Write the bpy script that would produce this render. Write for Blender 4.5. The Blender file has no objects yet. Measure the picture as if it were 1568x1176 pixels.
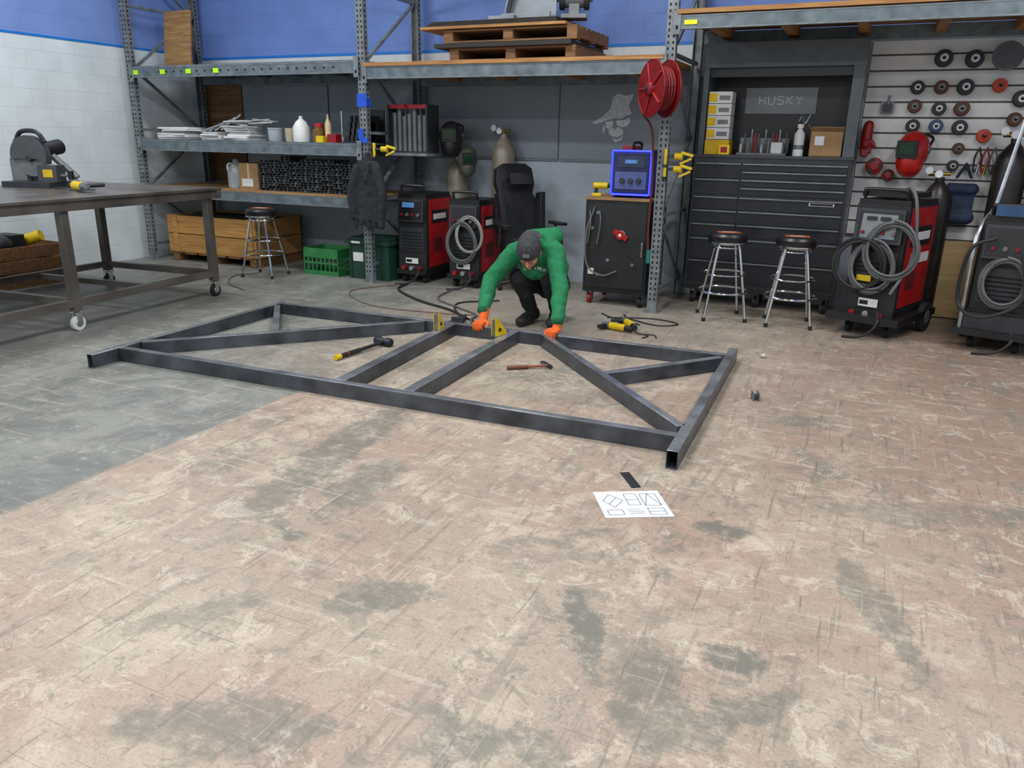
import bpy, math, random
from mathutils import Vector, Matrix, Euler
random.seed(7)
PI=math.pi
# ------------------------------------------------------------------ helpers
def lin(c):
    return tuple(((v/12.92) if v<=.04045 else ((v+.055)/1.055)**2.4) for v in c)
def hx(s):
    s=s.lstrip('#'); return lin(tuple(int(s[i:i+2],16)/255 for i in (0,2,4)))
_m={}
def M(name,col='888888',rough=.5,metal=0.,var=.10,scale=9.,bump=0.,emis=0.,spec=.5,trans=0.,alpha=1.):
    if name in _m: return _m[name]
    m=bpy.data.materials.new(name); m.use_nodes=True; nt=m.node_tree; N=nt.nodes; L=nt.links
    b=N['Principled BSDF']; c=hx(col)
    tc=N.new('ShaderNodeTexCoord'); nz=N.new('ShaderNodeTexNoise'); nz.inputs['Scale'].default_value=scale; nz.inputs['Detail'].default_value=4
    L.new(tc.outputs['Object'],nz.inputs['Vector'])
    rp=N.new('ShaderNodeValToRGB'); rp.color_ramp.elements[0].position=.3; rp.color_ramp.elements[1].position=.7
    rp.color_ramp.elements[0].color=tuple(max(0,v*(1-var*2)) for v in c)+(1,)
    rp.color_ramp.elements[1].color=tuple(min(1,v*(1+var)+.003*var) for v in c)+(1,)
    L.new(nz.outputs['Fac'],rp.inputs['Fac']); L.new(rp.outputs['Color'],b.inputs['Base Color'])
    mr=N.new('ShaderNodeMapRange'); mr.inputs['To Min'].default_value=max(.03,rough-.08); mr.inputs['To Max'].default_value=min(1,rough+.1)
    L.new(nz.outputs['Fac'],mr.inputs['Value']); L.new(mr.outputs['Result'],b.inputs['Roughness'])
    b.inputs['Metallic'].default_value=metal; b.inputs['Specular IOR Level'].default_value=spec
    if bump:
        bp=N.new('ShaderNodeBump'); bp.inputs['Strength'].default_value=bump; bp.inputs['Distance'].default_value=.01
        L.new(nz.outputs['Fac'],bp.inputs['Height']); L.new(bp.outputs['Normal'],b.inputs['Normal'])
    if emis:
        b.inputs['Emission Color'].default_value=c+(1,); b.inputs['Emission Strength'].default_value=emis
    if trans: b.inputs['Transmission Weight'].default_value=trans
    _m[name]=m; return m
def wood(name,c1,c2,sc=(1,14,14)):
    if name in _m: return _m[name]
    m=bpy.data.materials.new(name); m.use_nodes=True; nt=m.node_tree; N=nt.nodes; L=nt.links; b=N['Principled BSDF']
    tc=N.new('ShaderNodeTexCoord'); mp=N.new('ShaderNodeMapping'); mp.inputs['Scale'].default_value=sc
    nz=N.new('ShaderNodeTexNoise'); nz.inputs['Scale'].default_value=3; nz.inputs['Detail'].default_value=6; nz.inputs['Distortion'].default_value=.6
    rp=N.new('ShaderNodeValToRGB'); rp.color_ramp.elements[0].position=.3; rp.color_ramp.elements[1].position=.72
    rp.color_ramp.elements[0].color=hx(c1)+(1,); rp.color_ramp.elements[1].color=hx(c2)+(1,)
    L.new(tc.outputs['Object'],mp.inputs['Vector']); L.new(mp.outputs['Vector'],nz.inputs['Vector']); L.new(nz.outputs['Fac'],rp.inputs['Fac'])
    L.new(rp.outputs['Color'],b.inputs['Base Color']); b.inputs['Roughness'].default_value=.7
    _m[name]=m; return m
def catmull(pts,k=6):
    P=[Vector(p) for p in pts]
    if len(P)<3: return P
    Q=[P[0]*2-P[1]]+P+[P[-1]*2-P[-2]]; out=[]
    for i in range(1,len(Q)-2):
        a,b,c,d=Q[i-1],Q[i],Q[i+1],Q[i+2]
        for j in range(k):
            t=j/k
            out.append(.5*((2*b)+(c-a)*t+(2*a-5*b+4*c-d)*t*t+(-a+3*b-3*c+d)*t**3))
    out.append(P[-1]); return out
class B:
    def __init__(s,name,xf=None,bevel=0.,parent=None):
        s.name=name; s.V=[]; s.F=[]; s.MI=[]; s.mats=[]; s.xf=xf or Matrix.Identity(4); s.bevel=bevel; s.parent=parent
    def add(s,vs,fs,mat,flip=False):
        if mat not in s.mats: s.mats.append(mat)
        k=s.mats.index(mat); o=len(s.V)
        s.V+= [s.xf@Vector(v) for v in vs]
        for f in fs:
            s.F.append(tuple(o+i for i in f)); s.MI.append(k)
    def box(s,c,d,mat,rot=None):
        c=Vector(c); R=Euler(rot).to_matrix() if rot else Matrix.Identity(3)
        vs=[c+R@Vector((x*d[0]/2,y*d[1]/2,z*d[2]/2)) for x in(-1,1) for y in(-1,1) for z in(-1,1)]
        s.add(vs,[(0,1,3,2),(4,6,7,5),(0,4,5,1),(2,3,7,6),(0,2,6,4),(1,5,7,3)],mat)
    def bb(s,x0,x1,y0,y1,z0,z1,mat):
        s.box(((x0+x1)/2,(y0+y1)/2,(z0+z1)/2),(abs(x1-x0),abs(y1-y0),abs(z1-z0)),mat)
    def lathe(s,prof,p,ax,mat,n=20):
        ax=Vector(ax).normalized(); p=Vector(p); q=ax.to_track_quat('Z','Y').to_matrix()
        vs=[];fs=[];rings=[]
        for r,z in prof:
            if r<1e-5: rings.append([len(vs)]); vs.append(p+q@Vector((0,0,z)))
            else:
                rings.append(list(range(len(vs),len(vs)+n)))
                for i in range(n):
                    a=2*PI*i/n; vs.append(p+q@Vector((r*math.cos(a),r*math.sin(a),z)))
        for a,b in zip(rings[:-1],rings[1:]):
            if len(a)==1 and len(b)==1: continue
            for i in range(n):
                j=(i+1)%n
                if len(a)==1: fs.append((a[0],b[j],b[i]))
                elif len(b)==1: fs.append((a[i],a[j],b[0]))
                else: fs.append((a[i],a[j],b[j],b[i]))
        if len(rings[0])>1: fs.append(tuple(reversed(rings[0])))
        if len(rings[-1])>1: fs.append(tuple(rings[-1]))
        s.add(vs,fs,mat)
    def cyl(s,a,b,r,mat,n=16,r2=None):
        a=Vector(a);b=Vector(b); L=(b-a).length
        s.lathe([(r,0),(r if r2 is None else r2,L)],a,b-a,mat,n)
    def tube(s,pts,r,mat,n=8,k=6,closed=False):
        P=catmull(pts,k) if k>1 else [Vector(p) for p in pts]
        vs=[];fs=[];T0=(P[1]-P[0]).normalized(); up=T0.orthogonal().normalized()
        for i,p in enumerate(P):
            T=(P[min(i+1,len(P)-1)]-P[max(i-1,0)])
            if T.length<1e-9: T=T0
            T.normalize(); up=(up-T*up.dot(T))
            if up.length<1e-6: up=T.orthogonal()
            up.normalize(); w=T.cross(up)
            for j in range(n):
                a=2*PI*j/n; vs.append(p+(up*math.cos(a)+w*math.sin(a))*r)
        for i in range(len(P)-1):
            for j in range(n):
                k2=(j+1)%n; fs.append((i*n+j,i*n+k2,(i+1)*n+k2,(i+1)*n+j))
        fs.append(tuple(reversed(range(n)))); m=(len(P)-1)*n; fs.append(tuple(range(m,m+n)))
        s.add(vs,fs,mat)
    def ring(s,c,R,r,ax,mat,n=32,a0=0,a1=2*PI,m=8,sy=1):
        q=Vector(ax).normalized().to_track_quat('Z','Y').to_matrix(); c=Vector(c)
        pts=[c+q@Vector((R*math.cos(a0+(a1-a0)*i/n),sy*R*math.sin(a0+(a1-a0)*i/n),0)) for i in range(n+1)]
        s.tube(pts,r,mat,m,1)
    def ell(s,c,r,mat,rot=None,n=18,m=10,z0=-1,z1=1):
        R=Euler(rot).to_matrix() if rot else Matrix.Identity(3); c=Vector(c); vs=[];fs=[]
        a0=math.asin(z0);a1=math.asin(z1)
        for i in range(m+1):
            a=a0+(a1-a0)*i/m
            for j in range(n):
                b=2*PI*j/n; cr=max(math.cos(a),1e-3)
                vs.append(c+R@Vector((r[0]*cr*math.cos(b),r[1]*cr*math.sin(b),r[2]*math.sin(a))))
        for i in range(m):
            for j in range(n):
                k=(j+1)%n; fs.append((i*n+j,i*n+k,(i+1)*n+k,(i+1)*n+j))
        fs.append(tuple(reversed(range(n)))); fs.append(tuple(range(m*n,m*n+n)))
        s.add(vs,fs,mat)
    def prism(s,poly,o,u,v,th,mat):
        o=Vector(o);u=Vector(u);v=Vector(v);w=u.cross(v).normalized()*th
        n=len(poly); vs=[o+u*a+v*b for a,b in poly]+[o+u*a+v*b+w for a,b in poly]
        fs=[tuple(reversed(range(n))),tuple(range(n,2*n))]+[(i,(i+1)%n,n+(i+1)%n,n+i) for i in range(n)]
        s.add(vs,fs,mat)
    def done(s,smooth=35):
        xs=[v.x for v in s.V];ys=[v.y for v in s.V];zs=[v.z for v in s.V]
        o=Vector(((min(xs)+max(xs))/2,(min(ys)+max(ys))/2,min(zs)))
        me=bpy.data.meshes.new(s.name); me.from_pydata([v-o for v in s.V],[],s.F)
        for m in s.mats: me.materials.append(m)
        me.polygons.foreach_set('material_index',s.MI)
        me.polygons.foreach_set('use_smooth',[True]*len(s.F)); me.update()
        me.set_sharp_from_angle(angle=math.radians(smooth))
        ob=bpy.data.objects.new(s.name,me); ob.location=o; bpy.context.scene.collection.objects.link(ob)
        if s.bevel:
            bv=ob.modifiers.new('bevel','BEVEL'); bv.width=s.bevel; bv.segments=2; bv.limit_method='ANGLE'; bv.angle_limit=math.radians(50)
        if s.parent: ob.parent=s.parent
        return ob
def XF(x,y,z=0,rz=0): return Matrix.Translation((x,y,z))@Matrix.Rotation(rz,4,'Z')
# ------------------------------------------------------------------ materials
steel=M('raw_steel','4a4e55',.34,.3,.28,6,.05)
steel_lit_top=M('raw_steel_lit_top','8a8e94',.26,.5,.25,5)  # same steel, paler: highlight on tube tops painted into the colour
black=M('black_paint','131416',.4,0,.2); blackpl=M('black_plastic','1b1c1f',.5)
dgrey=M('dark_grey_metal','35383c',.45,.3); grey=M('grey_metal','74787a',.45,.4)
rackm=M('rack_paint','798083',.5,.25,.2,12,.05); rackb=M('beam_paint','67747a',.5,.2,.2,10,.05)
hole=M('hole_dark','0b0c0d',.9)
chrome=M('chrome','d0d2d4',.12,1,.05); alum=M('aluminium','b4b9bc',.3,.8)
red=M('red_paint','a3121a',.38,0,.15); redpl=M('red_plastic','8e1016',.45)
yel=M('yellow_paint','d8b810',.45,0,.1); orange=M('orange_glove','e0601a',.75,0,.15,30,.2)
white=M('white_plastic','d9dad8',.5,0,.05); paper=M('paper','dfe3e6',.8,0,.02)
rub=M('rubber','171718',.75); blue=M('blue_plastic','1f4fc4',.4)
green=M('green_crate_plastic','2f7a44',.5); dgreen=M('dark_green_plastic','173c2f',.5)
cable=M('cable_grey','5b5d5e',.6); cableb=M('cable_black','1f1f20',.6); cardb=M('cardboard','a07f58',.8,0,.1)
ply=wood('plywood','7a5a36','a98556'); crate_w=wood('crate_pine','94672f','bd8f4f'); old=wood('old_wood','5b3d24','8c6640'); deck=wood('deck_wood','8a5a30','b98a52')
lime=M('lime_label','b6f018',.6,0,.02); clearpl=M('clear_plastic','b9c4c8',.25,0,.05,9,0,0,.5,.3)
glow=M('blue_led','2a35ff',.4,0,.02,9,0,3.0); screen=M('lcd_screen','4a74a8',.3,0,.2,40,0,.35)
cylm=M('argon_tan','9c9382',.4,.15,.1); cyld=M('cylinder_dark','2a2422',.35,.2,.2)
# ------------------------------------------------------------------ room shell
def nodes(name):
    m=bpy.data.materials.new(name); m.use_nodes=True; return m,m.node_tree.nodes,m.node_tree.links,m.node_tree.nodes['Principled BSDF']
def floor_mat():
    m,N,L,b=nodes('floor_concrete')
    tc=N.new('ShaderNodeTexCoord'); P=tc.outputs['Object']
    def noise(scale,detail=6,rough=.6,vec=P,dist=0):
        n=N.new('ShaderNodeTexNoise'); n.inputs['Scale'].default_value=scale; n.inputs['Detail'].default_value=detail; n.inputs['Roughness'].default_value=rough; n.inputs['Distortion'].default_value=dist
        L.new(vec,n.inputs['Vector']); return n
    def mapr(v,a,c,lo=0,hi=1,sm=True):
        n=N.new('ShaderNodeMapRange'); n.interpolation_type='SMOOTHSTEP' if sm else 'LINEAR'
        n.inputs['From Min'].default_value=a; n.inputs['From Max'].default_value=c; n.inputs['To Min'].default_value=lo; n.inputs['To Max'].default_value=hi
        L.new(v,n.inputs['Value']); return n.outputs['Result']
    def math_(op,a,c):
        n=N.new('ShaderNodeMath'); n.operation=op
        for i,v in enumerate((a,c)):
            if isinstance(v,(int,float)): n.inputs[i].default_value=v
            else: L.new(v,n.inputs[i])
        return n.outputs[0]
    def mix(f,a,c,mode='MIX'):
        n=N.new('ShaderNodeMix'); n.data_type='RGBA'; n.blend_type=mode
        if isinstance(f,(int,float)): n.inputs[0].default_value=f
        else: L.new(f,n.inputs[0])
        for i,v in ((6,a),(7,c)):
            if isinstance(v,str): n.inputs[i].default_value=hx(v)+(1,)
            else: L.new(v,n.inputs[i])
        return n.outputs[2]
    def mapping(loc,rot,sc,typ='TEXTURE',vec=P):
        n=N.new('ShaderNodeMapping'); n.vector_type=typ; n.inputs['Location'].default_value=loc; n.inputs['Rotation'].default_value=(0,0,rot); n.inputs['Scale'].default_value=sc
        L.new(vec,n.inputs['Vector']); return n.outputs['Vector']
    nd=noise(5.0,7,.7); vm=N.new('ShaderNodeVectorMath'); vm.operation='MULTIPLY_ADD'
    L.new(nd.outputs['Color'],vm.inputs[0]); vm.inputs[1].default_value=(.36,.36,0)
    sub=N.new('ShaderNodeVectorMath'); sub.operation='SUBTRACT'; L.new(P,sub.inputs[0]); sub.inputs[1].default_value=(.18,.18,0)
    L.new(sub.outputs[0],vm.inputs[2]); PD=vm.outputs[0]
    def off(x,y): return mapping((x,y,0),0,(1,1,1),'POINT')
    big=noise(.55,4,.55).outputs['Fac']; mid=noise(2.3,8,.7,P,.5).outputs['Fac']; fine=noise(14,8,.78).outputs['Fac']; gr=noise(90,3,.75).outputs['Fac']
    col=mix(mapr(big,.35,.65),'998a7b','a89a88')
    col=mix(mapr(noise(1.1,6,.65,off(4,7),.3).outputs['Fac'],.44,.62,0,.65),col,'a3897a')
    col=mix(mapr(mid,.50,.60,0,.6),col,'b8ab98')
    sx=N.new('ShaderNodeSeparateXYZ'); L.new(P,sx.inputs[0])
    rt=math_('MULTIPLY',mapr(sx.outputs['X'],-1.4,1.4),mapr(sx.outputs['Y'],1.5,5.0))
    col=mix(math_('MULTIPLY',rt,.8),col,'8f715e')
    wmask=mapr(noise(.8,3,.5,off(11,3)).outputs['Fac'],.38,.60,.2,1)
    worn=math_('MULTIPLY',mapr(noise(3.1,9,.74,off(2,9),.7).outputs['Fac'],.54,.58,0,.65),wmask); col=mix(worn,col,'7b776b')
    worn2=math_('MULTIPLY',mapr(noise(8.5,9,.78,off(5,1),.9).outputs['Fac'],.54,.59,0,.6),wmask); col=mix(worn2,col,'716d62')
    pale=mapr(noise(6,9,.78,off(9,9),.9).outputs['Fac'],.55,.59,0,.55); col=mix(pale,col,'c3b8a6')
    wob=math_('ADD',sx.outputs['X'],math_('MULTIPLY',math_('SUBTRACT',noise(7,6).outputs['Fac'],.5),.09))
    far=mapr(sx.outputs['Y'],3.6,4.3)
    edge=mapr(wob,-3.20,-3.15,1,0)
    soft=mapr(math_('ADD',wob,math_('MULTIPLY',math_('SUBTRACT',big,.5),2.5)),-4.8,-2.9,1,.1)
    lf=N.new('ShaderNodeMix'); L.new(far,lf.inputs[0]); L.new(edge,lf.inputs[2]); L.new(soft,lf.inputs[3])
    gcol=mix(mapr(mid,.38,.64),'6b6e6a','84867f'); gcol=mix(mapr(noise(4,9,.75,off(1,4),.8).outputs['Fac'],.55,.6,0,.45),gcol,'979890')
    backc=mapr(sx.outputs['Y'],5.0,7.0,0,.6)
    col=mix(math_('MULTIPLY',backc,mapr(sx.outputs['X'],-2,-.2,1,0)),col,'928e84')
    col=mix(lf.outputs[0],col,gcol)
    pats=[((-1.98,2.20),(.07,.045),.3,1.6),((-.41,3.02),(.11,.07),.2,1.6),((-1.40,1.95),(.22,.09),.6,.8),((-.69,2.12),(.06,.27),.5,1.1),((-.21,2.2),(.10,.07),0,1.0),
      ((-2.35,3.0),(.13,.75),.12,.8),((-1.43,1.25),(.28,.12),.4,.8),((-.76,1.52),(.2,.1),.3,.8),((.22,2.65),(.07,.4),.4,.7),((-.38,1.85),(.12,.25),.3,.8),
      ((-2.0,2.75),(.12,.3),.1,.7),((-1.0,2.6),(.3,.05),.8,.5),((-1.5,4.4),(.5,.15),.3,.4),((-.2,4.6),(.2,.1),.3,.7),((-1.9,1.6),(.25,.07),.9,.6),((.4,3.6),(.5,.12),.4,.5),((-2.6,4.6),(.4,.2),.3,.5),((-.15,1.9),(.3,.06),1.0,.7)]
    acc=None
    for (c,r,ro,st) in pats:
        v=mapping((c[0],c[1],0),ro,(r[0],r[1],1),'TEXTURE',PD)
        sp=N.new('ShaderNodeSeparateXYZ'); L.new(v,sp.inputs[0])
        d=math_('SQRT',math_('ADD',math_('MULTIPLY',sp.outputs[0],sp.outputs[0]),math_('MULTIPLY',sp.outputs[1],sp.outputs[1])),0)
        k=mapr(d,1.2,.75,0,min(st,1))
        acc=k if acc is None else math_('MAXIMUM',acc,k)
    acc=math_('MULTIPLY',acc,mapr(fine,.40,.54,.5,1))
    col=mix(math_('MULTIPLY',acc,.85),col,'66675f')
    for rot,sc,th,c,st in ((.75,(9,.9,1),.60,'726d63',.4),(-.5,(12,1.0,1),.62,'777167',.35),(.35,(.7,14,1),.61,'bdb5a6',.35),(1.2,(26,1.4,1),.62,'625e56',.5),(-1.0,(30,1.2,1),.63,'b9b0a2',.35)):
        s=mapr(noise(1.6,5,.6,mapping((0,0,0),rot,sc,'POINT'),.5).outputs['Fac'],th,th+.04,0,st); col=mix(s,col,c)
    for sc,wd,c,st,o_ in ((1.6,.0035,'5f5b54',.35,(3,3)),(4.6,.006,'67625a',.32,(1,12))):
        n_=noise(sc,3,.55,off(*o_),.6).outputs['Fac']; dd=math_('ABSOLUTE',math_('SUBTRACT',n_,.5),0)
        brk=mapr(noise(3.3,5,.7,off(o_[1],o_[0])).outputs['Fac'],.52,.60); col=mix(math_('MULTIPLY',mapr(dd,wd,wd*.4,0,st),brk),col,c)
    col=mix(mapr(fine,.54,.62,0,.6),col,'767165'); col=mix(mapr(fine,.36,.44,.45,0),col,'bcb2a2')
    col=mix(mapr(gr,.48,.66,.0,.35),col,'65615a')
    for rot in (.3,1.1,-.7):
        w=noise(2.2,3,.5,mapping((3*rot,1,0),rot,(1.0,70,1),'POINT'),.0).outputs['Fac']
        msk=mapr(noise(1.3,3,.5,off(rot*7,2)).outputs['Fac'],.48,.58)
        col=mix(math_('MULTIPLY',mapr(w,.65,.69,0,.5),msk),col,'5d5850')
    col=mix(mapr(noise(38,3,.6,off(3,5)).outputs['Fac'],.69,.72,0,.6),col,'4a4740')
    L.new(col,b.inputs['Base Color'])
    L.new(mapr(mid,.3,.7,.36,.56),b.inputs['Roughness']); b.inputs['Specular IOR Level'].default_value=.4
    bp=N.new('ShaderNodeBump'); bp.inputs['Strength'].default_value=.2; bp.inputs['Distance'].default_value=.004; L.new(gr,bp.inputs['Height']); L.new(bp.outputs['Normal'],b.inputs['Normal'])
    return m
def wall_mat(name,axis,zs,mort=-.07):
    m,N,L,b=nodes(name)
    g=N.new('ShaderNodeNewGeometry'); s=N.new('ShaderNodeSeparateXYZ'); L.new(g.outputs['Position'],s.inputs[0])
    c=N.new('ShaderNodeCombineXYZ'); L.new(s.outputs[axis],c.inputs[0]); L.new(s.outputs[2],c.inputs[1])
    br=N.new('ShaderNodeTexBrick'); br.inputs['Scale'].default_value=1; br.inputs['Brick Width'].default_value=.4; br.inputs['Row Height'].default_value=.2; br.inputs['Mortar Size'].default_value=.006; br.inputs['Mortar Smooth'].default_value=.6
    L.new(c.outputs[0],br.inputs['Vector'])
    nz=N.new('ShaderNodeTexNoise'); nz.inputs['Scale'].default_value=2.5; nz.inputs['Detail'].default_value=6; L.new(g.outputs['Position'],nz.inputs['Vector'])
    col=None
    for z,h in zs:
        if col is None:
            r=N.new('ShaderNodeRGB'); r.outputs[0].default_value=hx(h)+(1,); col=r.outputs[0]; continue
        st=N.new('ShaderNodeMath'); st.operation='GREATER_THAN'; L.new(s.outputs[2],st.inputs[0]); st.inputs[1].default_value=z
        mx=N.new('ShaderNodeMix'); mx.data_type='RGBA'; L.new(st.outputs[0],mx.inputs[0]); L.new(col,mx.inputs[6]); mx.inputs[7].default_value=hx(h)+(1,); col=mx.outputs[2]
    mr=N.new('ShaderNodeMapRange'); mr.inputs['From Min'].default_value=.3; mr.inputs['From Max'].default_value=.7; mr.inputs['To Min'].default_value=.86; mr.inputs['To Max'].default_value=1.04; L.new(nz.outputs['Fac'],mr.inputs['Value'])
    mo=N.new('ShaderNodeMath'); mo.operation='MULTIPLY_ADD'; L.new(br.outputs['Fac'],mo.inputs[0]); mo.inputs[1].default_value=mort; L.new(mr.outputs[0],mo.inputs[2])
    vs=N.new('ShaderNodeVectorMath'); vs.operation='SCALE'; L.new(col,vs.inputs[0]); L.new(mo.outputs[0],vs.inputs['Scale'])
    L.new(vs.outputs[0],b.inputs['Base Color']); b.inputs['Roughness'].default_value=.6
    bp=N.new('ShaderNodeBump'); bp.invert=True; bp.inputs['Strength'].default_value=.3; bp.inputs['Distance'].default_value=.005; L.new(br.outputs['Fac'],bp.inputs['Height']); L.new(bp.outputs['Normal'],b.inputs['Normal'])
    return m
XL,XR,YB,YN,ZC=-8.62,3.6,8.36,-3.0,4.6
f=B('floor'); f.bb(XL-.2,XR+.2,YN,YB+.2,-.15,0,floor_mat()); fo=f.done()
fo.data.transform(Matrix.Translation(fo.location)); fo.location=(0,0,0)
w=B('wall_back'); w.bb(XL-.2,XR+.2,YB,YB+.2,0,ZC,wall_mat('back_wall_blocks',0,[(0,'b0bcc7'),(2.2,'c9cfd2'),(2.52,'6a86c6')])); w.done()
w=B('wall_left'); w.bb(XL-.2,XL,YN,YB,0,ZC,wall_mat('left_wall_blocks',1,[(0,'d3dce0'),(2.56,'7590cc')])); w.done()
w=B('wall_right'); w.bb(XR,XR+.2,YN,YB,0,ZC,wall_mat('right_wall_blocks',1,[(0,'c9cdd0'),(2.56,'7590cc')])); w.done()
w=B('ceiling'); w.bb(XL-.2,XR+.2,YN,YB+.2,ZC,ZC+.15,M('ceiling_paint','c8c8c4',.8)); w.done()
tape=M('blue_tape','1674c8',.5,0,.05)
t=B('trim_1'); t.bb(XL,XR,YB-.006,YB,2.50,2.53,tape); t.bb(XL,XL+.006,YN,YB-.006,2.55,2.575,tape)
t.done()
pan=M('grey_wall_panel','7e878f',.45,.05,.06,3)
for i,(a,c) in enumerate(((-8.55,-7.80),(-7.78,-6.4),(-6.38,-4.97),(-4.95,-3.29),(-3.27,-1.70))):
    p=B('wall_panel',bevel=.002); p.bb(a,c,YB-.03,YB-.004,.95 if i==0 else 1.34,2.19,old if i==0 else pan)
    for z in ((1.36,2.17) if i else ()): p.bb(a+.01,c-.01,YB-.034,YB-.03,z-.008,z+.008,grey)
    p.done()
d=B('wall_decal'); dm=M('decal_grey','c9ced2',.5,0,.12,30)
o=(-2.9,YB-.034,1.62); U=(1,0,0); Vv=(0,0,1)
for poly in ([(.0,.13),(.06,.16),(.13,.20),(.2,.27),(.22,.38),(.27,.42),(.37,.40),(.45,.42),(.43,.36),(.40,.30),(.44,.22),(.38,.2),(.33,.17),(.25,.17),(.17,.155),(.1,.13),(.04,.115)],
             [(.15,.135),(.24,.15),(.24,.10),(.2,.06),(.16,.08)],[(.27,.15),(.37,.16),(.41,.19),(.43,.15),(.40,.10),(.34,.08),(.28,.11)],
             [(.19,.05),(.24,.085),(.26,.05),(.29,.09),(.35,.06),(.36,.02),(.30,-.02),(.24,-.01),(.20,.01)],[(.14,.12),(.12,.06),(.14,.01),(.155,.06)],[(.23,-.03),(.30,-.04),(.36,.0),(.34,-.05),(.27,-.07)]):
    d.prism(poly,o,U,Vv,.003,dm)
d.done()
# ------------------------------------------------------------------ pallet rack
r=B('pallet_rack'); YF,YR=7.165,8.22
def post(x,y,h=3.9):
    s=-1 if y<7.5 else 1
    r.bb(x-.045,x+.045,y-.038 if s<0 else y+.03,y-.030 if s<0 else y+.038,0,h,rackm)
    r.bb(x-.045,x-.038,y-.03,y+.03,0,h,rackm); r.bb(x+.038,x+.045,y-.03,y+.03,0,h,rackm)
    r.bb(x-.07,x+.07,y-.06,y+.06,0,.008,rackm)
    z=.12
    while z<h-.05:
        for dx in (-.022,.022):
            if s<0: r.bb(x+dx-.007,x+dx+.007,y-.0395,y-.037,z,z+.022,hole)
        r.bb(x+.0445,x+.0462,y-.01,y+.01,z,z+.022,hole)
        z+=.05
for x in (-8.40,-5.03,-1.80,1.95):
    post(x,YF); post(x,YR)
    zs=[.2,.9,1.6,2.3,3.0,3.7]
    for i,z in enumerate(zs): r.bb(x-.02,x+.02,YF+.03,YR-.03,z-.015,z+.015,rackm)
    for i in range(len(zs)-1):
        a,c=(YF+.03,YR-.03) if i%2 else (YR-.03,YF+.03)
        dy=c-a; dz=zs[i+1]-zs[i]; L=math.hypot(dy,dz)
        r.box((x,(a+c)/2,(zs[i]+zs[i+1])/2),(.03,L,.03),rackm,(math.atan2(dz,dy),0,0))
def beam(x0,x1,z0,z1,mat=None):
    for y in (YF-.01,YR+.01):
        r.bb(x0+.045,x1-.045,YF-.055 if y<7.5 else YR+.0,YF-.01 if y<7.5 else YR+.05,z0,z1,mat or rackb)
        if y<7.5:
            r.bb(x0+.045,x1-.045,YF-.058,YF-.055,z0,z0+.012,rackm); r.bb(x0+.045,x1-.045,YF-.058,YF-.055,z1-.012,z1,rackm)
            for x in (x0+.05,x1-.05): 
                r.bb(x-.03,x+.03,YF-.064,YF-.054,z0-.04,z1+.04,rackm)
                r.bb(x-.01,x+.01,YF-.067,YF-.063,z0,z0+.03,hole)
def deckp(x0,x1,z,mat,n=1,th=.02,over=.0):
    r.bb(x0+.05,x1-.05,YF-.05-over,YR+.04,z,z+th,mat)
beam(-8.4,-5.03,2.19,2.31); deckp(-8.4,-5.03,2.311,rackb,th=.01)
beam(-8.4,-5.03,1.36,1.48); deckp(-8.4,-5.03,1.481,rackb,th=.012)
beam(-8.4,-5.03,.81,.92); deckp(-8.4,-5.03,.921,ply,th=.02,over=.01)
beam(-5.03,-1.8,2.13,2.25); deckp(-5.03,-1.8,2.251,deck,th=.035,over=.02)
beam(-1.8,1.95,2.48,2.59); deckp(-1.8,1.95,2.6,deck,th=.035,over=.02)
for x in [-1.5,-.9,-.3,.3,.9,1.5]: r.bb(x-.04,x+.04,YF,YR,2.51,2.598,deck)
for x in [-4.5,-3.8,-3.0,-2.3]: r.bb(x-.03,x+.03,YF,YR,2.17,2.25,deck)
for x in (-7.8,-7.2,-6.6,-6.0,-5.5):
    r.bb(x-.02,x+.02,YF,YR,1.42,1.48,rackm); r.bb(x-.02,x+.02,YF,YR,2.25,2.31,rackm)
for x in (-8.27,-7.83,-7.42,-7.0): r.bb(x-.04,x+.04,YF-.062,YF-.058,2.225,2.275,lime)
r.bb(-1.69,-1.58,YF-.062,YF-.058,2.515,2.55,M('yellow_label','e8e21e',.6))
for i in range(22):
    x=-7.9+i*.12; r.bb(x,x+.02,YF-.0605,YF-.058,2.245,2.26,hole)
r.done()
# ------------------------------------------------------------------ steel truss frame on floor
fr=B('steel_truss_frame',XF(-4.755,3.42,0,.0315),bevel=.005)
def tb(a,b,w=.052,h=.10,z=0.0,open_=(0,0),mat=steel):
    a=Vector((a[0],a[1],0));b=Vector((b[0],b[1],0)); L=(b-a).length; ang=math.atan2(b.y-a.y,b.x-a.x)
    X0=fr.xf.copy(); fr.xf=X0@Matrix.Translation((a.x,a.y,z))@Matrix.Rotation(ang,4,'Z')
    t=.005
    fr.bb(0,L,-w/2,w/2,h-t,h,steel_lit_top); fr.bb(0,L,-w/2,w/2,0,t,mat); fr.bb(0,L,-w/2,-w/2+t,t,h-t,mat); fr.bb(0,L,w/2-t,w/2,t,h-t,mat)
    for k,x in ((0,0.0),(1,L)):
        if not open_[k]: fr.bb(abs(x-.02)-.0 if k==0 else x-.006,(x+.006) if k==0 else x,-w/2+t,w/2-t,t,h-t,mat)
    fr.xf=X0
tb((0,0),(0,2.05),open_=(1,1)); tb((4.02,0),(4.02,2.2),w=.06,open_=(1,1))
tb((.03,.24),(3.99,.24)); tb((.03,2.0),(3.99,2.0))
tb((1.87,.27),(1.78,1.97),w=.075); tb((2.36,.27),(2.34,1.97),w=.075)
tb((.03,.42),(1.52,1.96)); tb((2.60,1.96),(3.99,.38))
tb((.05,1.9),(.67,1.12)); tb((3.33,1.17),(3.97,1.92))
fr.done()
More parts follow.
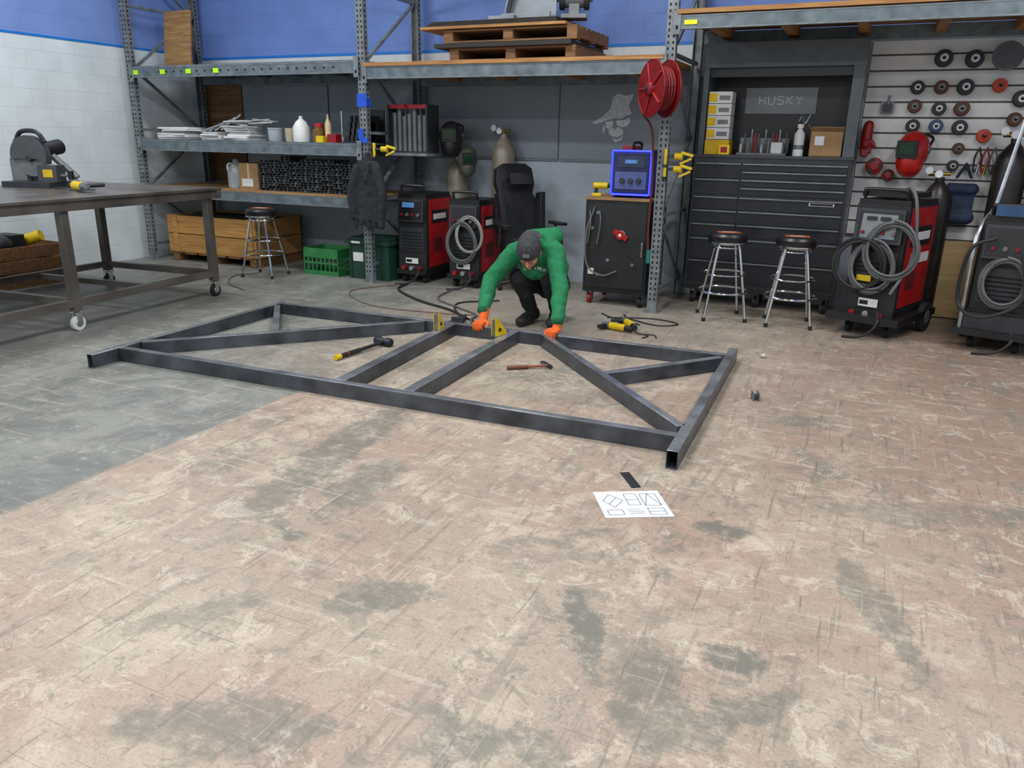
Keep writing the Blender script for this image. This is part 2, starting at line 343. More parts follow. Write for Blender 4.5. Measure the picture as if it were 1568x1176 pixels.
for (x,y,rz) in ((-3.03,5.22,.2),(-2.52,5.27,-.25)):
    m=B('welding_magnet',XF(x,y,.101,rz),bevel=.002)
    for dx in (-.022,.018): m.prism([(-.07,0),(.07,0),(.07,.02),(-.04,.14),(-.07,.14)],(dx,0,0),(0,1,0),(0,0,1),.004,yel)
    m.prism([(-.06,0.001),(.062,.001),(.062,.018),(-.042,.13),(-.06,.13)],(-.017,0,0),(0,1,0),(0,0,1),.034,grey)
    m.cyl((-.03,-.02,.05),(.03,-.02,.05),.015,blackpl); m.done()
# ------------------------------------------------------------------ small floor things
h=B('sledge_hammer'); a=Vector((-3.40,4.36,.022)); b_=Vector((-3.34,4.88,.03))
h.cyl(a,a+(b_-a)*.10,.020,yel); h.cyl(a+(b_-a)*.10,a+(b_-a)*.5,.018,blackpl); h.cyl(a+(b_-a)*.22,a+(b_-a)*.25,.0188,redpl); h.cyl(a+(b_-a)*.5,b_,.014,blackpl)
h.lathe([(.028,0),(.034,.01),(.034,.05),(.026,.06),(.026,.10),(.034,.11),(.034,.15),(.028,.16)],b_-Vector((.08,-.02,-.004)),(1,-.12,0),M('hammer_blue','2b3138',.4,.5)); h.done()
h=B('claw_hammer'); a=Vector((-2.20,4.74,.016)); b_=Vector((-1.96,4.93,.018))
h.cyl(a,a+(b_-a)*.5,.014,M('hammer_handle','6d3a22',.5)); h.cyl(a+(b_-a)*.5,b_,.009,M('hammer_neck','8a4a30',.5))
h.cyl(b_+Vector((-.045,.04,.0)),b_+Vector((.03,-.03,0)),.014,dgrey); h.tube([b_+Vector((-.03,.03,0)),b_+Vector((-.06,.06,.002)),b_+Vector((-.09,.07,-.006))],.009,dgrey); h.done()
p=B('drawing_sheet'); z=.002
P4=[(-1.00,3.12),(-.865,2.90),(-.60,3.05),(-.735,3.27)]
p.add([(x,y,zz) for zz in (0.001,z) for x,y in P4],[(0,3,2,1),(4,5,6,7),(0,1,5,4),(1,2,6,5),(2,3,7,6),(3,0,4,7)],paper)
ink=M('ink_lines','566270',.8)
O=Vector((-.865,2.90,.0028)); eu=Vector((.265,.15,0)); ev=Vector((-.135,.22,0))
def ln(a,b,wd=.0034):
    A=O+eu*a[0]+ev*a[1]; C=O+eu*b[0]+ev*b[1]; t=(C-A).normalized().cross(Vector((0,0,1)))*wd/2
    p.add([A-t,A+t,C+t,C-t],[(0,1,2,3)],ink)
def rect(a,b,c,d): ln((a,b),(c,b));ln((c,b),(c,d));ln((c,d),(a,d));ln((a,d),(a,b))
ln((.08,.63),(.22,.88)); ln((.22,.88),(.38,.63)); ln((.38,.63),(.22,.38)); ln((.22,.38),(.08,.63)); ln((.15,.5),(.31,.76)); rect(.44,.45,.62,.88); ln((.44,.66),(.62,.66)); rect(.68,.42,.92,.88); ln((.68,.42),(.80,.88)); ln((.80,.88),(.92,.42))
rect(.08,.1,.3,.28); ln((.38,.14),(.60,.14)); ln((.38,.21),(.62,.21)); ln((.38,.29),(.56,.29)); rect(.68,.08,.92,.32); ln((.68,.2),(.92,.2)); p.done()
p=B('tape_strip'); p.prism([(0,0),(.17,0),(.17,.045),(0,.045)],(-.95,3.385,.001),Vector((.1,-.14,0)).normalized(),Vector((.14,.1,0)).normalized(),.004,blackpl); p.done()
p=B('small_steel_bracket',XF(-.52,4.88,0,.4),bevel=.002); p.bb(-.02,.02,-.035,.035,0,.006,grey); p.bb(-.02,-.014,-.035,.035,0,.055,grey); p.bb(.014,.02,-.035,.035,0,.055,grey); p.bb(-.02,.02,.01,.016,0,.04,alum); p.bb(-.02,.02,-.03,-.024,0,.04,dgrey); p.done()
p=B('crumpled_plastic_cup',XF(-.63,5.95)); p.lathe([(.012,0),(.016,.0),(.019,.03),(.017,.03),(.014,.004),(0,.004)],(0,0,.019),(1,.2,-.05),M('cup_grey','b5b5b0',.4),12); p.done()
def grinder(name,x,y,z,rz,s=1.):
    g=B(name,XF(x,y,z,rz)@Matrix.Scale(s,4),bevel=.003)
    g.cyl((-.13,0,.035),(.02,0,.035),.031,yel); g.cyl((-.2,0,.033),(-.13,0,.035),.024,blackpl); g.cyl((.02,0,.035),(.09,0,.037),.028,grey,r2=.024)
    g.cyl((.075,0,.02),(.075,0,.06),.02,grey); g.lathe([(.057,0),(.06,.003),(.06,.006)],(.075,0,.012),(0,0,1),dgrey); g.cyl((.05,.02,.04),(.06,.13,.045),.015,blackpl)
    g.tube([(-.2,0,.033),(-.28,.02,.015),(-.38,-.05,.006),(-.45,.03,.006)],.005,cableb); return g.done()
grinder('angle_grinder',-1.92,6.28,.0,2.9); grinder('angle_grinder',-1.84,6.47,0,2.2)
c=B('floor_cables')
def fc(pts,r=.008,m=cable): c.tube([(x,y,r+.001) for x,y in pts],r,m)
fc([(-4.6,7.25),(-4.5,6.9),(-4.0,6.5),(-3.5,6.25),(-3.2,5.95),(-3.3,5.75)],.012,cableb)
fc([(-4.0,7.2),(-3.9,6.7),(-3.5,6.4),(-3.2,6.2),(-3.15,6.0),(-3.0,5.75)],.010,cable)
fc([(-3.3,6.9),(-3.6,6.6),(-3.4,6.2),(-3.05,5.9),(-2.95,5.65)],.008,cableb)
fc([(-4.65,7.2),(-4.9,6.6),(-4.3,6.1),(-3.6,6.1),(-3.2,6.2)],.005,M('hose_brown','6f5244',.6))
fc([(-2.0,6.9),(-1.9,6.75),(-1.6,6.6),(-1.45,6.75),(-1.7,6.85),(-2.1,6.7)],.006,cableb)
fc([(-5.9,6.1),(-6.3,6.3),(-6.6,6.7),(-6.5,7.0)],.006,cable)
fc([(-2.2,6.85),(-2.1,6.75),(-1.9,6.65),(-1.75,6.55)],.006,cableb)
c.done()
g=B('bar_clamp',XF(-3.14,5.80,0,1.9),bevel=.002); g.bb(-.25,.25,-.008,.008,.02,.045,dgrey); g.bb(-.26,-.23,-.01,.10,.01,.055,dgrey); g.bb(.05,.09,-.01,.10,.01,.055,dgrey); g.cyl((.07,.09,.03),(.16,.09,.03),.010,red); g.bb(-.3,-.26,-.02,.02,.0,.05,yel); g.bb(-.26,.25,-.008,.008,0.0,.02,dgrey); g.done()
# ------------------------------------------------------------------ work table
def caster(b,x,y,r=.06,mat=rub,fork=chrome,h=None):
    h=h or r*2+.03
    b.cyl((x-.018,y,r),(x+.018,y,r),r,mat,20); b.cyl((x-.022,y,r),(x+.022,y,r),r*.5,fork,14)
    b.bb(x-.028,x-.022,y-.02,y+.03,r-.01,h-.005,fork); b.bb(x+.022,x+.028,y-.02,y+.03,r-.01,h-.005,fork); b.bb(x-.035,x+.035,y-.035,y+.045,h-.012,h,fork)
TXF=Matrix.Translation((-5.80,4.10,0))@Matrix.Rotation(.075,4,'Z')@Matrix.Translation((5.80,-4.10,0))
t=B('steel_work_table',TXF,bevel=.003)
ts=M('table_steel','6c6660',.34,.45,.22,3); TX0,TX1,TY0,TY1,TZ=-7.55,-5.72,2.2,5.88,1.06
t.bb(TX0,TX1,TY0,TY1,TZ-.025,TZ,ts)
t.bb(TX0,TX1,TY1-.07,TY1-.02,TZ-.10,TZ-.025,ts); t.bb(TX0,TX1,TY0+.02,TY0+.07,TZ-.10,TZ-.025,ts)
t.bb(TX1-.07,TX1-.02,TY0+.07,TY1-.07,TZ-.10,TZ-.025,ts); t.bb(TX0+.02,TX0+.07,TY0+.07,TY1-.07,TZ-.10,TZ-.025,ts)
for x in (-5.80,-7.2):
    for y in (2.5,4.12,5.74):
        t.bb(x-.035,x+.035,y-.035,y+.035,.16,TZ-.1,ts); caster(t,x,y,.062,white if y<5 else rub)
    t.bb(x-.03,x+.03,2.53,5.71,.2,.26,ts)
for y in (2.5,4.12,5.74): t.bb(-7.17,-5.83,y-.03,y+.03,.2,.26,ts)
t.bb(-7.17,-5.83,4.9,4.95,.2,.25,ts)
t.bb(-7.5,-5.75,4.0,4.05,TZ-.1,TZ-.025,ts)
t.done()
s=B('chop_saw',XF(-7.18,4.95,TZ,.25),bevel=.006)
sg_=M('saw_guard','4b4f52',.4,.3)
s.bb(-.25,.25,-.2,.2,.0,.05,dgrey); s.bb(-.22,.2,.02,.07,.05,.16,grey); s.bb(.02,.16,-.03,.1,.05,.09,blackpl)
arc=[(.19*math.cos(t),.19*math.sin(t)) for t in [-.35+(PI+.5)*i/16 for i in range(17)]]+[(-.12,-.02),(.1,-.02)]
s.prism(arc,(-.02,-.02,.27),(1,0,0),(0,0,1),.07,sg_); s.lathe([(0,0),(.165,0),(.165,.004),(0,.004)],(-.02,-.055,.255),(0,1,0),grey,28); s.cyl((-.02,-.095,.255),(-.02,-.05,.255),.03,dgrey)
s.cyl((.0,.04,.32),(.02,.28,.36),.07,blackpl); s.tube([(-.16,-.05,.40),(-.08,-.06,.49),(.08,-.06,.49),(.15,-.05,.40)],.020,blackpl); s.bb(-.17,-.10,-.07,-.02,.30,.42,blackpl); s.cyl((.12,.05,.28),(.3,.12,.08),.03,grey)
s.bb(.06,.26,-.1,.02,.05,.20,sg_); s.bb(.12,.22,-.104,-.1,.09,.16,yel); s.cyl((.2,-.04,.1),(.36,-.04,.11),.014,grey); s.bb(-.26,-.1,-.05,.05,.05,.25,grey); s.cyl((.36,-.04,.07),(.36,-.04,.15),.025,black); s.done()
grinder('yellow_die_grinder',-6.32,4.72,TZ,-.3,1.25)
bx=B('storage_crate',bevel=.003); 
for z in (.02,.16,.30): bx.bb(-8.5,-7.9,4.7,4.72,z,z+.12,old); bx.bb(-8.5,-7.9,5.58,5.6,z,z+.12,old); bx.bb(-7.92,-7.9,4.72,5.58,z,z+.12,old); bx.bb(-8.5,-8.48,4.72,5.58,z,z+.12,old)
bx.bb(-8.5,-7.9,4.7,5.6,0,.02,old); bx.ell((-8.2,5.0,.43),(.2,.2,.12),dgrey); bx.cyl((-8.3,5.3,.4),(-8.05,5.45,.5),.06,yel); bx.bb(-8.4,-8.1,5.15,5.3,.3,.52,blackpl); bx.done()
# ------------------------------------------------------------------ shelf contents (left bay)
S2=1.493; S3=.942
k=B('paper_bundles',bevel=.003)
for (x0,x1,z0,n) in ((-8.22,-7.65,0,6),(-7.55,-7.2,0,4),(-7.15,-6.75,0,7)):
    for i in range(n):
        j=random.uniform(-.04,.04); k.box(((x0+x1)/2+j,7.45+random.uniform(-.05,.05),S2+.012+i*.024),((x1-x0)-random.uniform(0,.1),.3,.022),white if i%3 else M('grey_paper','aeb2b4',.7),(0,random.uniform(-.01,.01),random.uniform(-.2,.2)))
for i in range(9):
    k.box((-6.95+random.uniform(-.25,.3),7.5+random.uniform(-.1,.1),S2+.19+i*.006),(.35,.07,.012),white,(0,random.uniform(-.12,.12),random.uniform(-.6,.6)))
for i in range(5): k.box((-7.5+i*.06,7.42+.03*i,S2+.13+.02*i),(.30,.04,.02),alum,(0,-.25-.1*i,.2*i))
k.done()
j=B('shop_bottles')
j.lathe([(.075,0),(.08,.01),(.085,.13),(.09,.135),(.09,.15),(.0,.15)],(-6.46,7.4,S2),(0,0,1),clearpl); j.lathe([(.07,0),(.08,.14),(.083,.15),(0,.15)],(-6.26,7.45,S2),(0,0,1),M('bucket_tan','b3a791',.5))
j.lathe([(.09,0),(.095,.02),(.095,.16),(.06,.22),(.022,.25),(.022,.28),(0,.28)],(-6.06,7.38,S2),(0,0,1),white); 
j.lathe([(.075,0),(.075,.13),(.05,.16),(.05,.17),(0,.17)],(-5.84,7.42,S2),(0,0,1),M('brown_jar','6b4a22',.3)); j.lathe([(.053,0),(.053,.04),(0,.04)],(-5.84,7.42,S2+.165),(0,0,1),red)
j.lathe([(.035,0),(.035,.2),(.012,.26),(.012,.3),(0,.3)],(-5.70,7.4,S2),(0,0,1),M('can_beige','c9b98c',.4)); j.lathe([(.06,0),(.06,.06),(.015,.1),(.012,.34),(0,.34)],(-5.58,7.5,S2),(0,0,1),alum)
j.bb(-5.66,-5.54,7.32,7.42,S2,S2+.09,redpl); j.bb(-5.80,-5.70,7.3,7.36,S2,S2+.07,yel); j.lathe([(.03,0),(.03,.16),(.015,.2),(0,.2)],(-5.95,7.55,S2),(0,0,1),blue); j.done()
q=B('drill_bit_index',bevel=.002); q.bb(-5.47,-5.17,7.35,7.75,S2,S2+.02,blackpl); q.bb(-5.47,-5.17,7.73,7.75,S2,S2+.36,blackpl)
for a in range(5):
    for b2 in range(4): q.bb(-5.46+a*.06,-5.425+a*.06,7.4+b2*.02,7.42+b2*.08,S2+.02,S2+.08+b2*.07,dgrey)
q.done()
q=B('pipe_bundle',XF(-.14,0))
for i in range(7):
    for r2 in range(2): q.cyl((-4.80+i*.064+r2*.03,7.6+r2*.075,1.42),(-4.80+i*.064+r2*.03,7.6+r2*.075,1.82+.05*math.sin(i*2)),.028,grey,12)
q.bb(-4.84,-4.34,7.52,7.56,1.86,1.90,red); q.bb(-4.84,-4.34,7.55,7.72,1.40,1.42,dgrey); q.bb(-4.845,-4.82,7.5,7.75,1.40,1.90,dgrey); q.bb(-4.35,-4.33,7.5,7.75,1.40,1.9,dgrey)
q.cyl((-4.6,7.54,1.885),(-4.6,7.45,1.885),.012,red); q.bb(-4.845,-4.33,7.48,7.78,1.37,1.40,rackm);q.bb(-4.845,-4.80,7.78,8.18,1.37,1.40,rackm);q.done()
q=B('water_jug'); q.lathe([(.1,0),(.11,.02),(.11,.2),(.09,.25),(.04,.3),(.03,.34),(0,.34)],(-7.1,7.4,S3),(0,0,1),clearpl); q.ring((-7.1,7.3,S3+.24),.05,.01,(1,0,0),white); q.done()
q=B('cardboard_box',bevel=.003); q.bb(-6.97,-6.68,7.3,7.65,S3,S3+.30,cardb); q.bb(-6.93,-6.76,7.295,7.3,S3+.03,S3+.12,paper); q.bb(-6.84,-6.81,7.296,7.3,S3+.12,S3+.3,M('box_tape','c9b58d',.4)); q.done()
q=B('steel_bracket_stack',bevel=.001); bs=M('bracket_steel','4a4d4f',.45,.4)
for cxx in range(9):
    x=-6.58+cxx*.15; top=.36+random.uniform(-.03,.05); n=int(top/.028)
    for i in range(n):
        jx=random.uniform(-.012,.012); z=S3+.002+i*.028; y=7.22+random.uniform(-.02,.03)
        q.bb(x+jx,x+jx+.135,y,y+.30,z,z+.007,bs); q.bb(x+jx,x+jx+.012,y,y+.30,z+.005,z+.026,bs); q.bb(x+jx+.06,x+jx+.072,y,y+.30,z+.005,z+.024,grey); q.bb(x+jx+.125,x+jx+.135,y,y+.30,z+.005,z+.024,bs)
q.done()
q=B('wooden_crate',bevel=.003)
for x in (-8.15,-7.5,-6.87): q.bb(x,x+.1,7.25,8.1,0,.09,old)
for i in range(6): q.bb(-8.2+i*.245,-8.0+i*.245,7.25,8.12,.09,.11,old)
for i in range(2):
    z=.115+i*.235; q.bb(-8.2,-6.75,7.25,7.27,z,z+.225,crate_w); q.bb(-6.77,-6.75,7.27,8.10,z,z+.225,crate_w); q.bb(-8.2,-8.18,7.27,8.1,z,z+.225,crate_w); q.bb(-8.2,-6.75,8.08,8.1,z,z+.225,crate_w)
for x in (-8.1,-7.5,-6.87): q.bb(x,x+.08,7.235,7.25,.115,.585,crate_w)
q.bb(-8.15,-6.8,7.3,8.05,.5,.55,M('grey_fill','3b3936',.9)); q.done()
q=B('milk_crate',bevel=.002); x0,x1,y0,y1,hh=-6.05,-5.55,7.26,7.66,.31
q.bb(x0,x1,y0,y1,0.0,.012,green)
for z0,z1 in ((.012,.05),(.13,.15),(.20,.31)):
    q.bb(x0,x1,y0,y0+.012,z0,z1,green); q.bb(x0,x1,y1-.012,y1,z0,z1,green); q.bb(x0,x0+.012,y0,y1,z0,z1,green); q.bb(x1-.012,x1,y0,y1,z0,z1,green)
for i in range(9):
    x=x0+i*(x1-x0-.015)/8; q.bb(x,x+.015,y0+.001,y0+.011,.05,.2,green); q.bb(x,x+.015,y1-.011,y1-.001,.05,.2,green)
for i in range(8):
    y=y0+i*(y1-y0-.015)/7; q.bb(x0+.001,x0+.011,y,y+.015,.05,.2,green); q.bb(x1-.011,x1-.001,y,y+.015,.05,.2,green)
q.done()
q=B('storage_tote',bevel=.006)
q.bb(-5.42,-4.88,7.30,7.72,0,.40,dgreen); q.bb(-5.45,-4.85,7.27,7.75,.40,.44,dgreen); q.bb(-5.42,-4.88,7.3,7.72,.44,.47,dgreen); q.bb(-5.36,-5.24,7.268,7.272,.405,.43,white); q.bb(-5.36,-5.22,7.295,7.30,.2,.30,white)
for x in (-5.4,-5.2,-5.0): q.bb(x,x+.02,7.29,7.3,0,.4,dgreen)
q.done()
q=B('plywood_offcut',bevel=.002); q.box((-8.12,7.66,2.66),(.44,.02,.68),ply,(-.12,0,0)); q.done()
def cloth_blob(name,parts,mat,voxel=.012,smooth=8,bump=None,disp=0,parent=None,ns=.09):
    b=B('_tmp')
    for pt in parts:
        if pt[0]=='c':
            _,a,c2,ra,rb=pt[:5]; a=Vector(a);c2=Vector(c2);L=(c2-a).length
            prof=[(ra*math.cos(t),-ra*math.sin(t)) for t in [PI/2*(1-i/5) for i in range(5)]]+[(ra,0),(rb,L)]+[(rb*math.cos(t),L+rb*math.sin(t)) for t in [PI/2*(i+1)/5 for i in range(5)]]
            prof[0]=(0,-ra); prof[-1]=(0,L+rb); b.lathe(prof,a,c2-a,mat,16)
        elif pt[0]=='e': b.ell(pt[1],pt[2],mat,pt[3] if len(pt)>3 else None)
        elif pt[0]=='b': b.box(pt[1],pt[2],mat,pt[3] if len(pt)>3 else None)
    ob=b.done()
    rm=ob.modifiers.new('r','REMESH'); rm.mode='VOXEL'; rm.voxel_size=voxel
    sm=ob.modifiers.new('s','SMOOTH'); sm.iterations=smooth; sm.factor=.5
    if disp:
        tx=bpy.data.textures.new(name+'_folds','CLOUDS'); tx.noise_scale=ns; dm=ob.modifiers.new('d','DISPLACE'); dm.texture=tx; dm.strength=disp; dm.mid_level=.5
    dg=bpy.context.evaluated_depsgraph_get(); dg.update(); me=bpy.data.meshes.new_from_object(ob.evaluated_get(dg)); 
    me.polygons.foreach_set('use_smooth',[True]*len(me.polygons))
    o2=bpy.data.objects.new(name,me); o2.location=ob.location; bpy.context.scene.collection.objects.link(o2); bpy.data.objects.remove(ob)
    if parent: o2.parent=parent
    return o2
jk=M('jacket_cloth','24272d',.9,0,.2,20,.2)
J=[]
for i in range(11):
    x=-5.10+i*.034; bot=.62+.10*abs(math.sin(i*1.3)); J.append(('c',(-4.93+(x+4.93)*.75,7.03,1.26-.25*abs(x+4.93)),(x+.01*math.sin(i),7.015+.02*(i%2),bot),.030+.012*(i%3==0),.024+.012*(i%2)))
J+=[('c',(-4.94,7.05,1.38),(-4.94,7.04,1.26),.03,.06),('c',(-5.02,7.04,1.27),(-4.84,7.04,1.27),.05,.05),('c',(-5.05,7.02,1.24),(-5.13,7.0,1.0),.055,.05),('c',(-5.13,7.0,1.0),(-5.11,7.0,.74),.05,.042),('c',(-4.81,7.02,1.24),(-4.73,7.0,1.0),.055,.05),('c',(-4.73,7.0,1.0),(-4.76,7.0,.66),.05,.042),('c',(-5.0,7.0,1.3),(-4.93,6.985,1.12),.022,.018),('c',(-4.87,7.0,1.3),(-4.93,6.985,1.12),.022,.018)]
cloth_blob('work_jacket',J,jk,.009,2,disp=.015,ns=.06)
def squeeze(name,x,y,z,m,rz=0,ry=0):
    g=B(name,XF(x,y,z,rz),bevel=.003)
    g.bb(-.10,.04,-.012,.012,-.012,.012,dgrey); g.cyl((-.02,0,0),(.05,0,0),.03,m); g.box((.09,0,.02),(.11,.025,.025),m,(0,.25,0)); g.box((.08,0,-.04),(.11,.02,.02),m,(0,-.45,0)); g.bb(-.11,-.085,-.015,.015,-.08,.06,m); g.box((-.10,0,-.08),(.04,.03,.03),blackpl); g.done()
squeeze('trigger_clamp',-4.76,7.08,1.44,yel,.2); squeeze('trigger_clamp',-1.66,7.09,1.44,yel,.1); squeeze('trigger_clamp',-1.66,7.09,1.33,yel,.0)
q=B('masking_tape_wraps'); q.bb(-5.09,-4.97,7.115,7.125,1.86,1.99,blue); q.bb(-5.09,-5.02,7.11,7.12,1.54,1.64,blue); q.bb(-5.08,-4.975,7.112,7.125,1.50,1.55,blue); q.bb(-4.985,-4.975,7.12,7.2,1.86,1.95,blue); q.done()
# ------------------------------------------------------------------ pallet stack on top shelf
q=B('pallet_stack',bevel=.002); zz=2.288
def pallet(x0,x1,y0,y1,z,mt):
    for y in (y0,(y0+y1)/2-.05,y1-.1): q.bb(x0,x1,y,y+.1,z,z+.018,mt)
    for x in (x0,(x0+x1)/2-.05,x1-.1):
        q.bb(x,x+.1,y0,y1,z+.018,z+.10,mt)
    n=7
    for i in range(n): 
        y=y0+(y1-y0-.1)*i/(n-1); q.bb(x0,x1,y,y+.1,z+.1,z+.12,mt)
pallet(-4.05,-2.72,7.25,8.15,zz,old); q.bb(-4.2,-2.75,7.2,8.15,zz+.121,zz+.16,M('dark_sheet','26231f',.6)); pallet(-4.1,-2.70,7.22,8.15,zz+.165,old); q.bb(-4.35,-2.8,7.18,8.1,zz+.29,zz+.315,deck)
for i in range(4): q.bb(-4.3+i*.02,-2.9,7.2,8.1,zz+.316+i*.012,zz+.325+i*.012,M('sheet_steel2','3e3a35',.5,.3))
q.done()
ZP=zz+.366
q=B('bent_sheet_metal'); galv=M('galvanised_sheet','868c90',.3,.75,.15,4)
pr=[(-.50+.50*(1-math.cos(t)),.50*math.sin(t)) for t in [PI/2*i/10 for i in range(11)]]
pts=[(x,z) for x,z in pr]+[(x+.012,z-.004) for x,z in reversed(pr)]
q.prism(pts,(-2.98,8.0,ZP),(1,0,0),(0,0,1),.70,galv); q.prism([(-.49,0),(0,0),(0,.49),(-.17,.46),(-.33,.36),(-.45,.18)],(-2.98,7.40,ZP),(1,0,0),(0,0,1),.01,galv)
q.bb(-3.62,-3.35,7.24,7.30,ZP,ZP+.03,galv); q.bb(-3.5,-3.0,7.28,7.30,ZP,ZP+.05,galv); q.done()
q=B('bench_grinder',XF(-2.84,7.5,ZP,.3),bevel=.004); q.bb(-.12,.12,-.1,.1,0,.04,grey); q.cyl((-.09,0,.18),(.09,0,.18),.08,grey); q.bb(-.05,.05,-.06,.06,.04,.14,grey)
for sx_ in (-1,1): q.cyl((sx_*.09,0,.18),(sx_*.14,0,.18),.1,dgrey,24); q.cyl((sx_*.14,0,.18),(sx_*.17,0,.18),.03,alum)
q.tube([(0,0,.26),(.02,-.05,.33),(.08,-.06,.30)],.01,dgrey); q.done()
q=B('lumber_planks',bevel=.002)
for i in range(3): q.bb(-.1+i*.1,1.7,7.2+i*.2,7.38+i*.2,2.636,2.675,deck)
q.bb(.0,1.6,7.2,7.5,2.676,2.71,ply); q.done()
# ------------------------------------------------------------------ hose reel
q=B('hose_reel',bevel=.003); A=Vector((-.72,-.69,0)).normalized(); C0=Vector((-1.80,6.85,1.99)); S_=Vector((A.y,-A.x,0))
rs=M('reel_red','7d1016',.35,.1,.1)
for o_ in (-.075,.075):
    q.lathe([(.06,-.003),(.225,-.003),(.23,.0),(.225,.004),(.06,.004)],C0+A*o_,A,rs,36); q.ring(C0+A*o_,.225,.008,A,rs)
q.cyl(C0-A*.075,C0+A*.075,.09,dgrey,24)
for i in range(5):
    for j_ in range(3): q.ring(C0+A*(-.055+.027*i),.115+.026*j_,.0125,A,M('hose_red','7c1a1c',.6),28,m=6)
q.lathe([(.0,-.02),(.07,-.02),(.06,.03),(.025,.045),(0,.045)],C0+A*.08,A,rs,20); q.cyl(C0+A*.1,C0+A*.14,.022,dgrey)
for a in range(5):
    t=2*PI*a/5; dd=S_*math.cos(t)+Vector((0,0,1))*math.sin(t); q.tube([C0+A*.084+dd*.05,C0+A*.086+dd*.21],.012,redpl,6,1)
q.box(C0+A*-.10+Vector((0,0,-.02)),(.02,.16,.34),rs,(0,0,math.atan2(A.y,A.x)+PI)); q.box(C0+Vector((.04,.17,0)),(.12,.24,.05),rs,(0,0,.2)); q.bb(-1.86,-1.74,7.06,7.125,1.82,2.16,rs)
q.tube([C0+A*.02+Vector((-.1,-.05,-.2)),C0+Vector((-.05,.06,-.35)),C0+Vector((-.04,.13,-.8)),C0+Vector((-.05,.15,-1.2)),C0+Vector((-.03,.14,-1.45))],.010,M('hose_dark','5a1719',.6))
q.cyl(C0+Vector((-.03,.14,-1.38)),C0+Vector((-.03,.14,-1.5)),.02,M('teal_grip','1d6a63',.5)); q.done()
# ------------------------------------------------------------------ welders
def coil(b,c,R,m,turns=4,r=.011,sy=1.2,ax='y'):
    pts=[]
    n=turns*14
    for i in range(n+1):
        a=2*PI*i/14+PI/2; rr=R*(1+.12*math.sin(i*.37)); pts.append((c[0]+rr*math.cos(a),c[1]-.012*(i/14)+.01*math.sin(i*.9),c[2]+sy*rr*math.sin(a)))
    b.tube(pts,r,m,6,2)
def welder(name,x,y,rz,w=.36,d=.6,h=.95,base=.12,lcd=1,coilR=.14,side=red,big=False):
    b=B(name,XF(x,y,0,rz),bevel=.006)
    for sx_ in (-1,1):
        caster(b,sx_*(w/2-.05),.08,.045,rub,dgrey,h=base-.02)
        if big: b.cyl((sx_*(w/2+.04),d-.12,.13),(sx_*(w/2+.09),d-.12,.13),.13,rub,24); b.cyl((sx_*(w/2+.035),d-.12,.13),(sx_*(w/2+.095),d-.12,.13),.06,grey,16)
        else: caster(b,sx_*(w/2-.05),d-.1,.045,rub,dgrey,h=base-.02)
    if big: b.cyl((-w/2-.05,d-.12,.13),(w/2+.05,d-.12,.13),.014,dgrey)
    b.bb(-w/2-.01,w/2+.01,-.02,d,base-.02,base+.03,black)
    b.bb(-w/2,w/2,.02,d-.02,base+.03,h-.06,blackpl)
    b.bb(-w/2-.006,-w/2+.01,.08,d-.06,base+.06,h-.08,side); b.bb(w/2-.01,w/2+.006,.08,d-.06,base+.06,h-.08,side)
    for i in range(7): b.bb(w/2+.004,w/2+.009,.16,.36,h*.35+i*.022,h*.35+i*.022+.01,hole)
    b.bb(w/2+.004,w/2+.009,.13,d-.12,h*.66,h*.80,black); b.bb(w/2+.008,w/2+.0105,.16,d-.16,h*.70,h*.76,white)
    b.bb(-w/2+.005,w/2-.005,.03,d-.04,h-.06,h-.02,black); 
    b.tube([(-w/2+.04,.06,h-.03),(-w/2+.04,.04,h+.04),(-w/2+.06,.04,h+.06),(w/2-.06,.04,h+.06),(w/2-.04,.04,h+.04),(w/2-.04,.06,h-.03)],.014,black,8,3)
    b.box((0,.0,h*.80),(w-.04,.03,h*.24),dgrey,(-.12,0,0)); b.box((0,-.010,h*.80),(w-.08,.02,h*.20),black,(-.12,0,0))
    if lcd==1: b.box((-.02,-.024,h*.86),(w*.42,.006,h*.055),screen,(-.12,0,0))
    if lcd==2:
        b.box((0,-.022,h*.80),(w-.14,.006,h*.17),M('panel_silver','7d8386',.4,.4),(-.12,0,0))
        for xx in (-.06,.05): b.box((xx,-.03,h*.855),(.08,.006,.03),black,(-.12,0,0))
    for i,xx in enumerate((-.10,-.03,.04,.11)): b.cyl((xx*w/.36,-.0,h*.76),(xx*w/.36,-.05,h*.755),.018 if i%2 else .013,grey if i%2 else redpl,12)
    for xx in (-.08,0,.08): b.box((xx,-.018,h*.70),(.05,.01,.015),white if xx==0 else red)
    b.bb(-w/2+.03,w/2-.03,.005,.02,h*.36,h*.62,dgrey)
    for i in range(6): b.bb(-w/2+.05,w/2-.05,.0,.006,h*.38+i*.035,h*.38+i*.035+.012,hole)
    b.bb(-.08,.08,-.001,.006,h*.22,h*.28,white); b.bb(-.07,.0,-.004,0,h*.235,h*.265,black)
    for xx in (-.1,0,.1): b.cyl((xx*w/.36,.02,h*.17),(xx*w/.36,-.03,h*.17),.025,redpl if xx else alum,14)
    if coilR: coil(b,(0,-.03,h*.52),coilR,cable)
    b.tube([(.1,-.03,h*.2),(.14,-.12,h*.12),(.05,-.14,.03),(-.1,-.2,.012)],.011,cableb)
    return b
b=welder('welding_machine',-4.61,7.36,0,.36,.60,1.0,lcd=1,coilR=0); b.done()
b=welder('welding_machine',-3.96,7.36,0,.36,.60,.96,lcd=0,coilR=.17); 
coil(b,(.1,-.04,.6),.15,M('hose_pale','8f8f86',.6),3,.010); b.done()
brass=M('brass','a8853a',.3,.9)
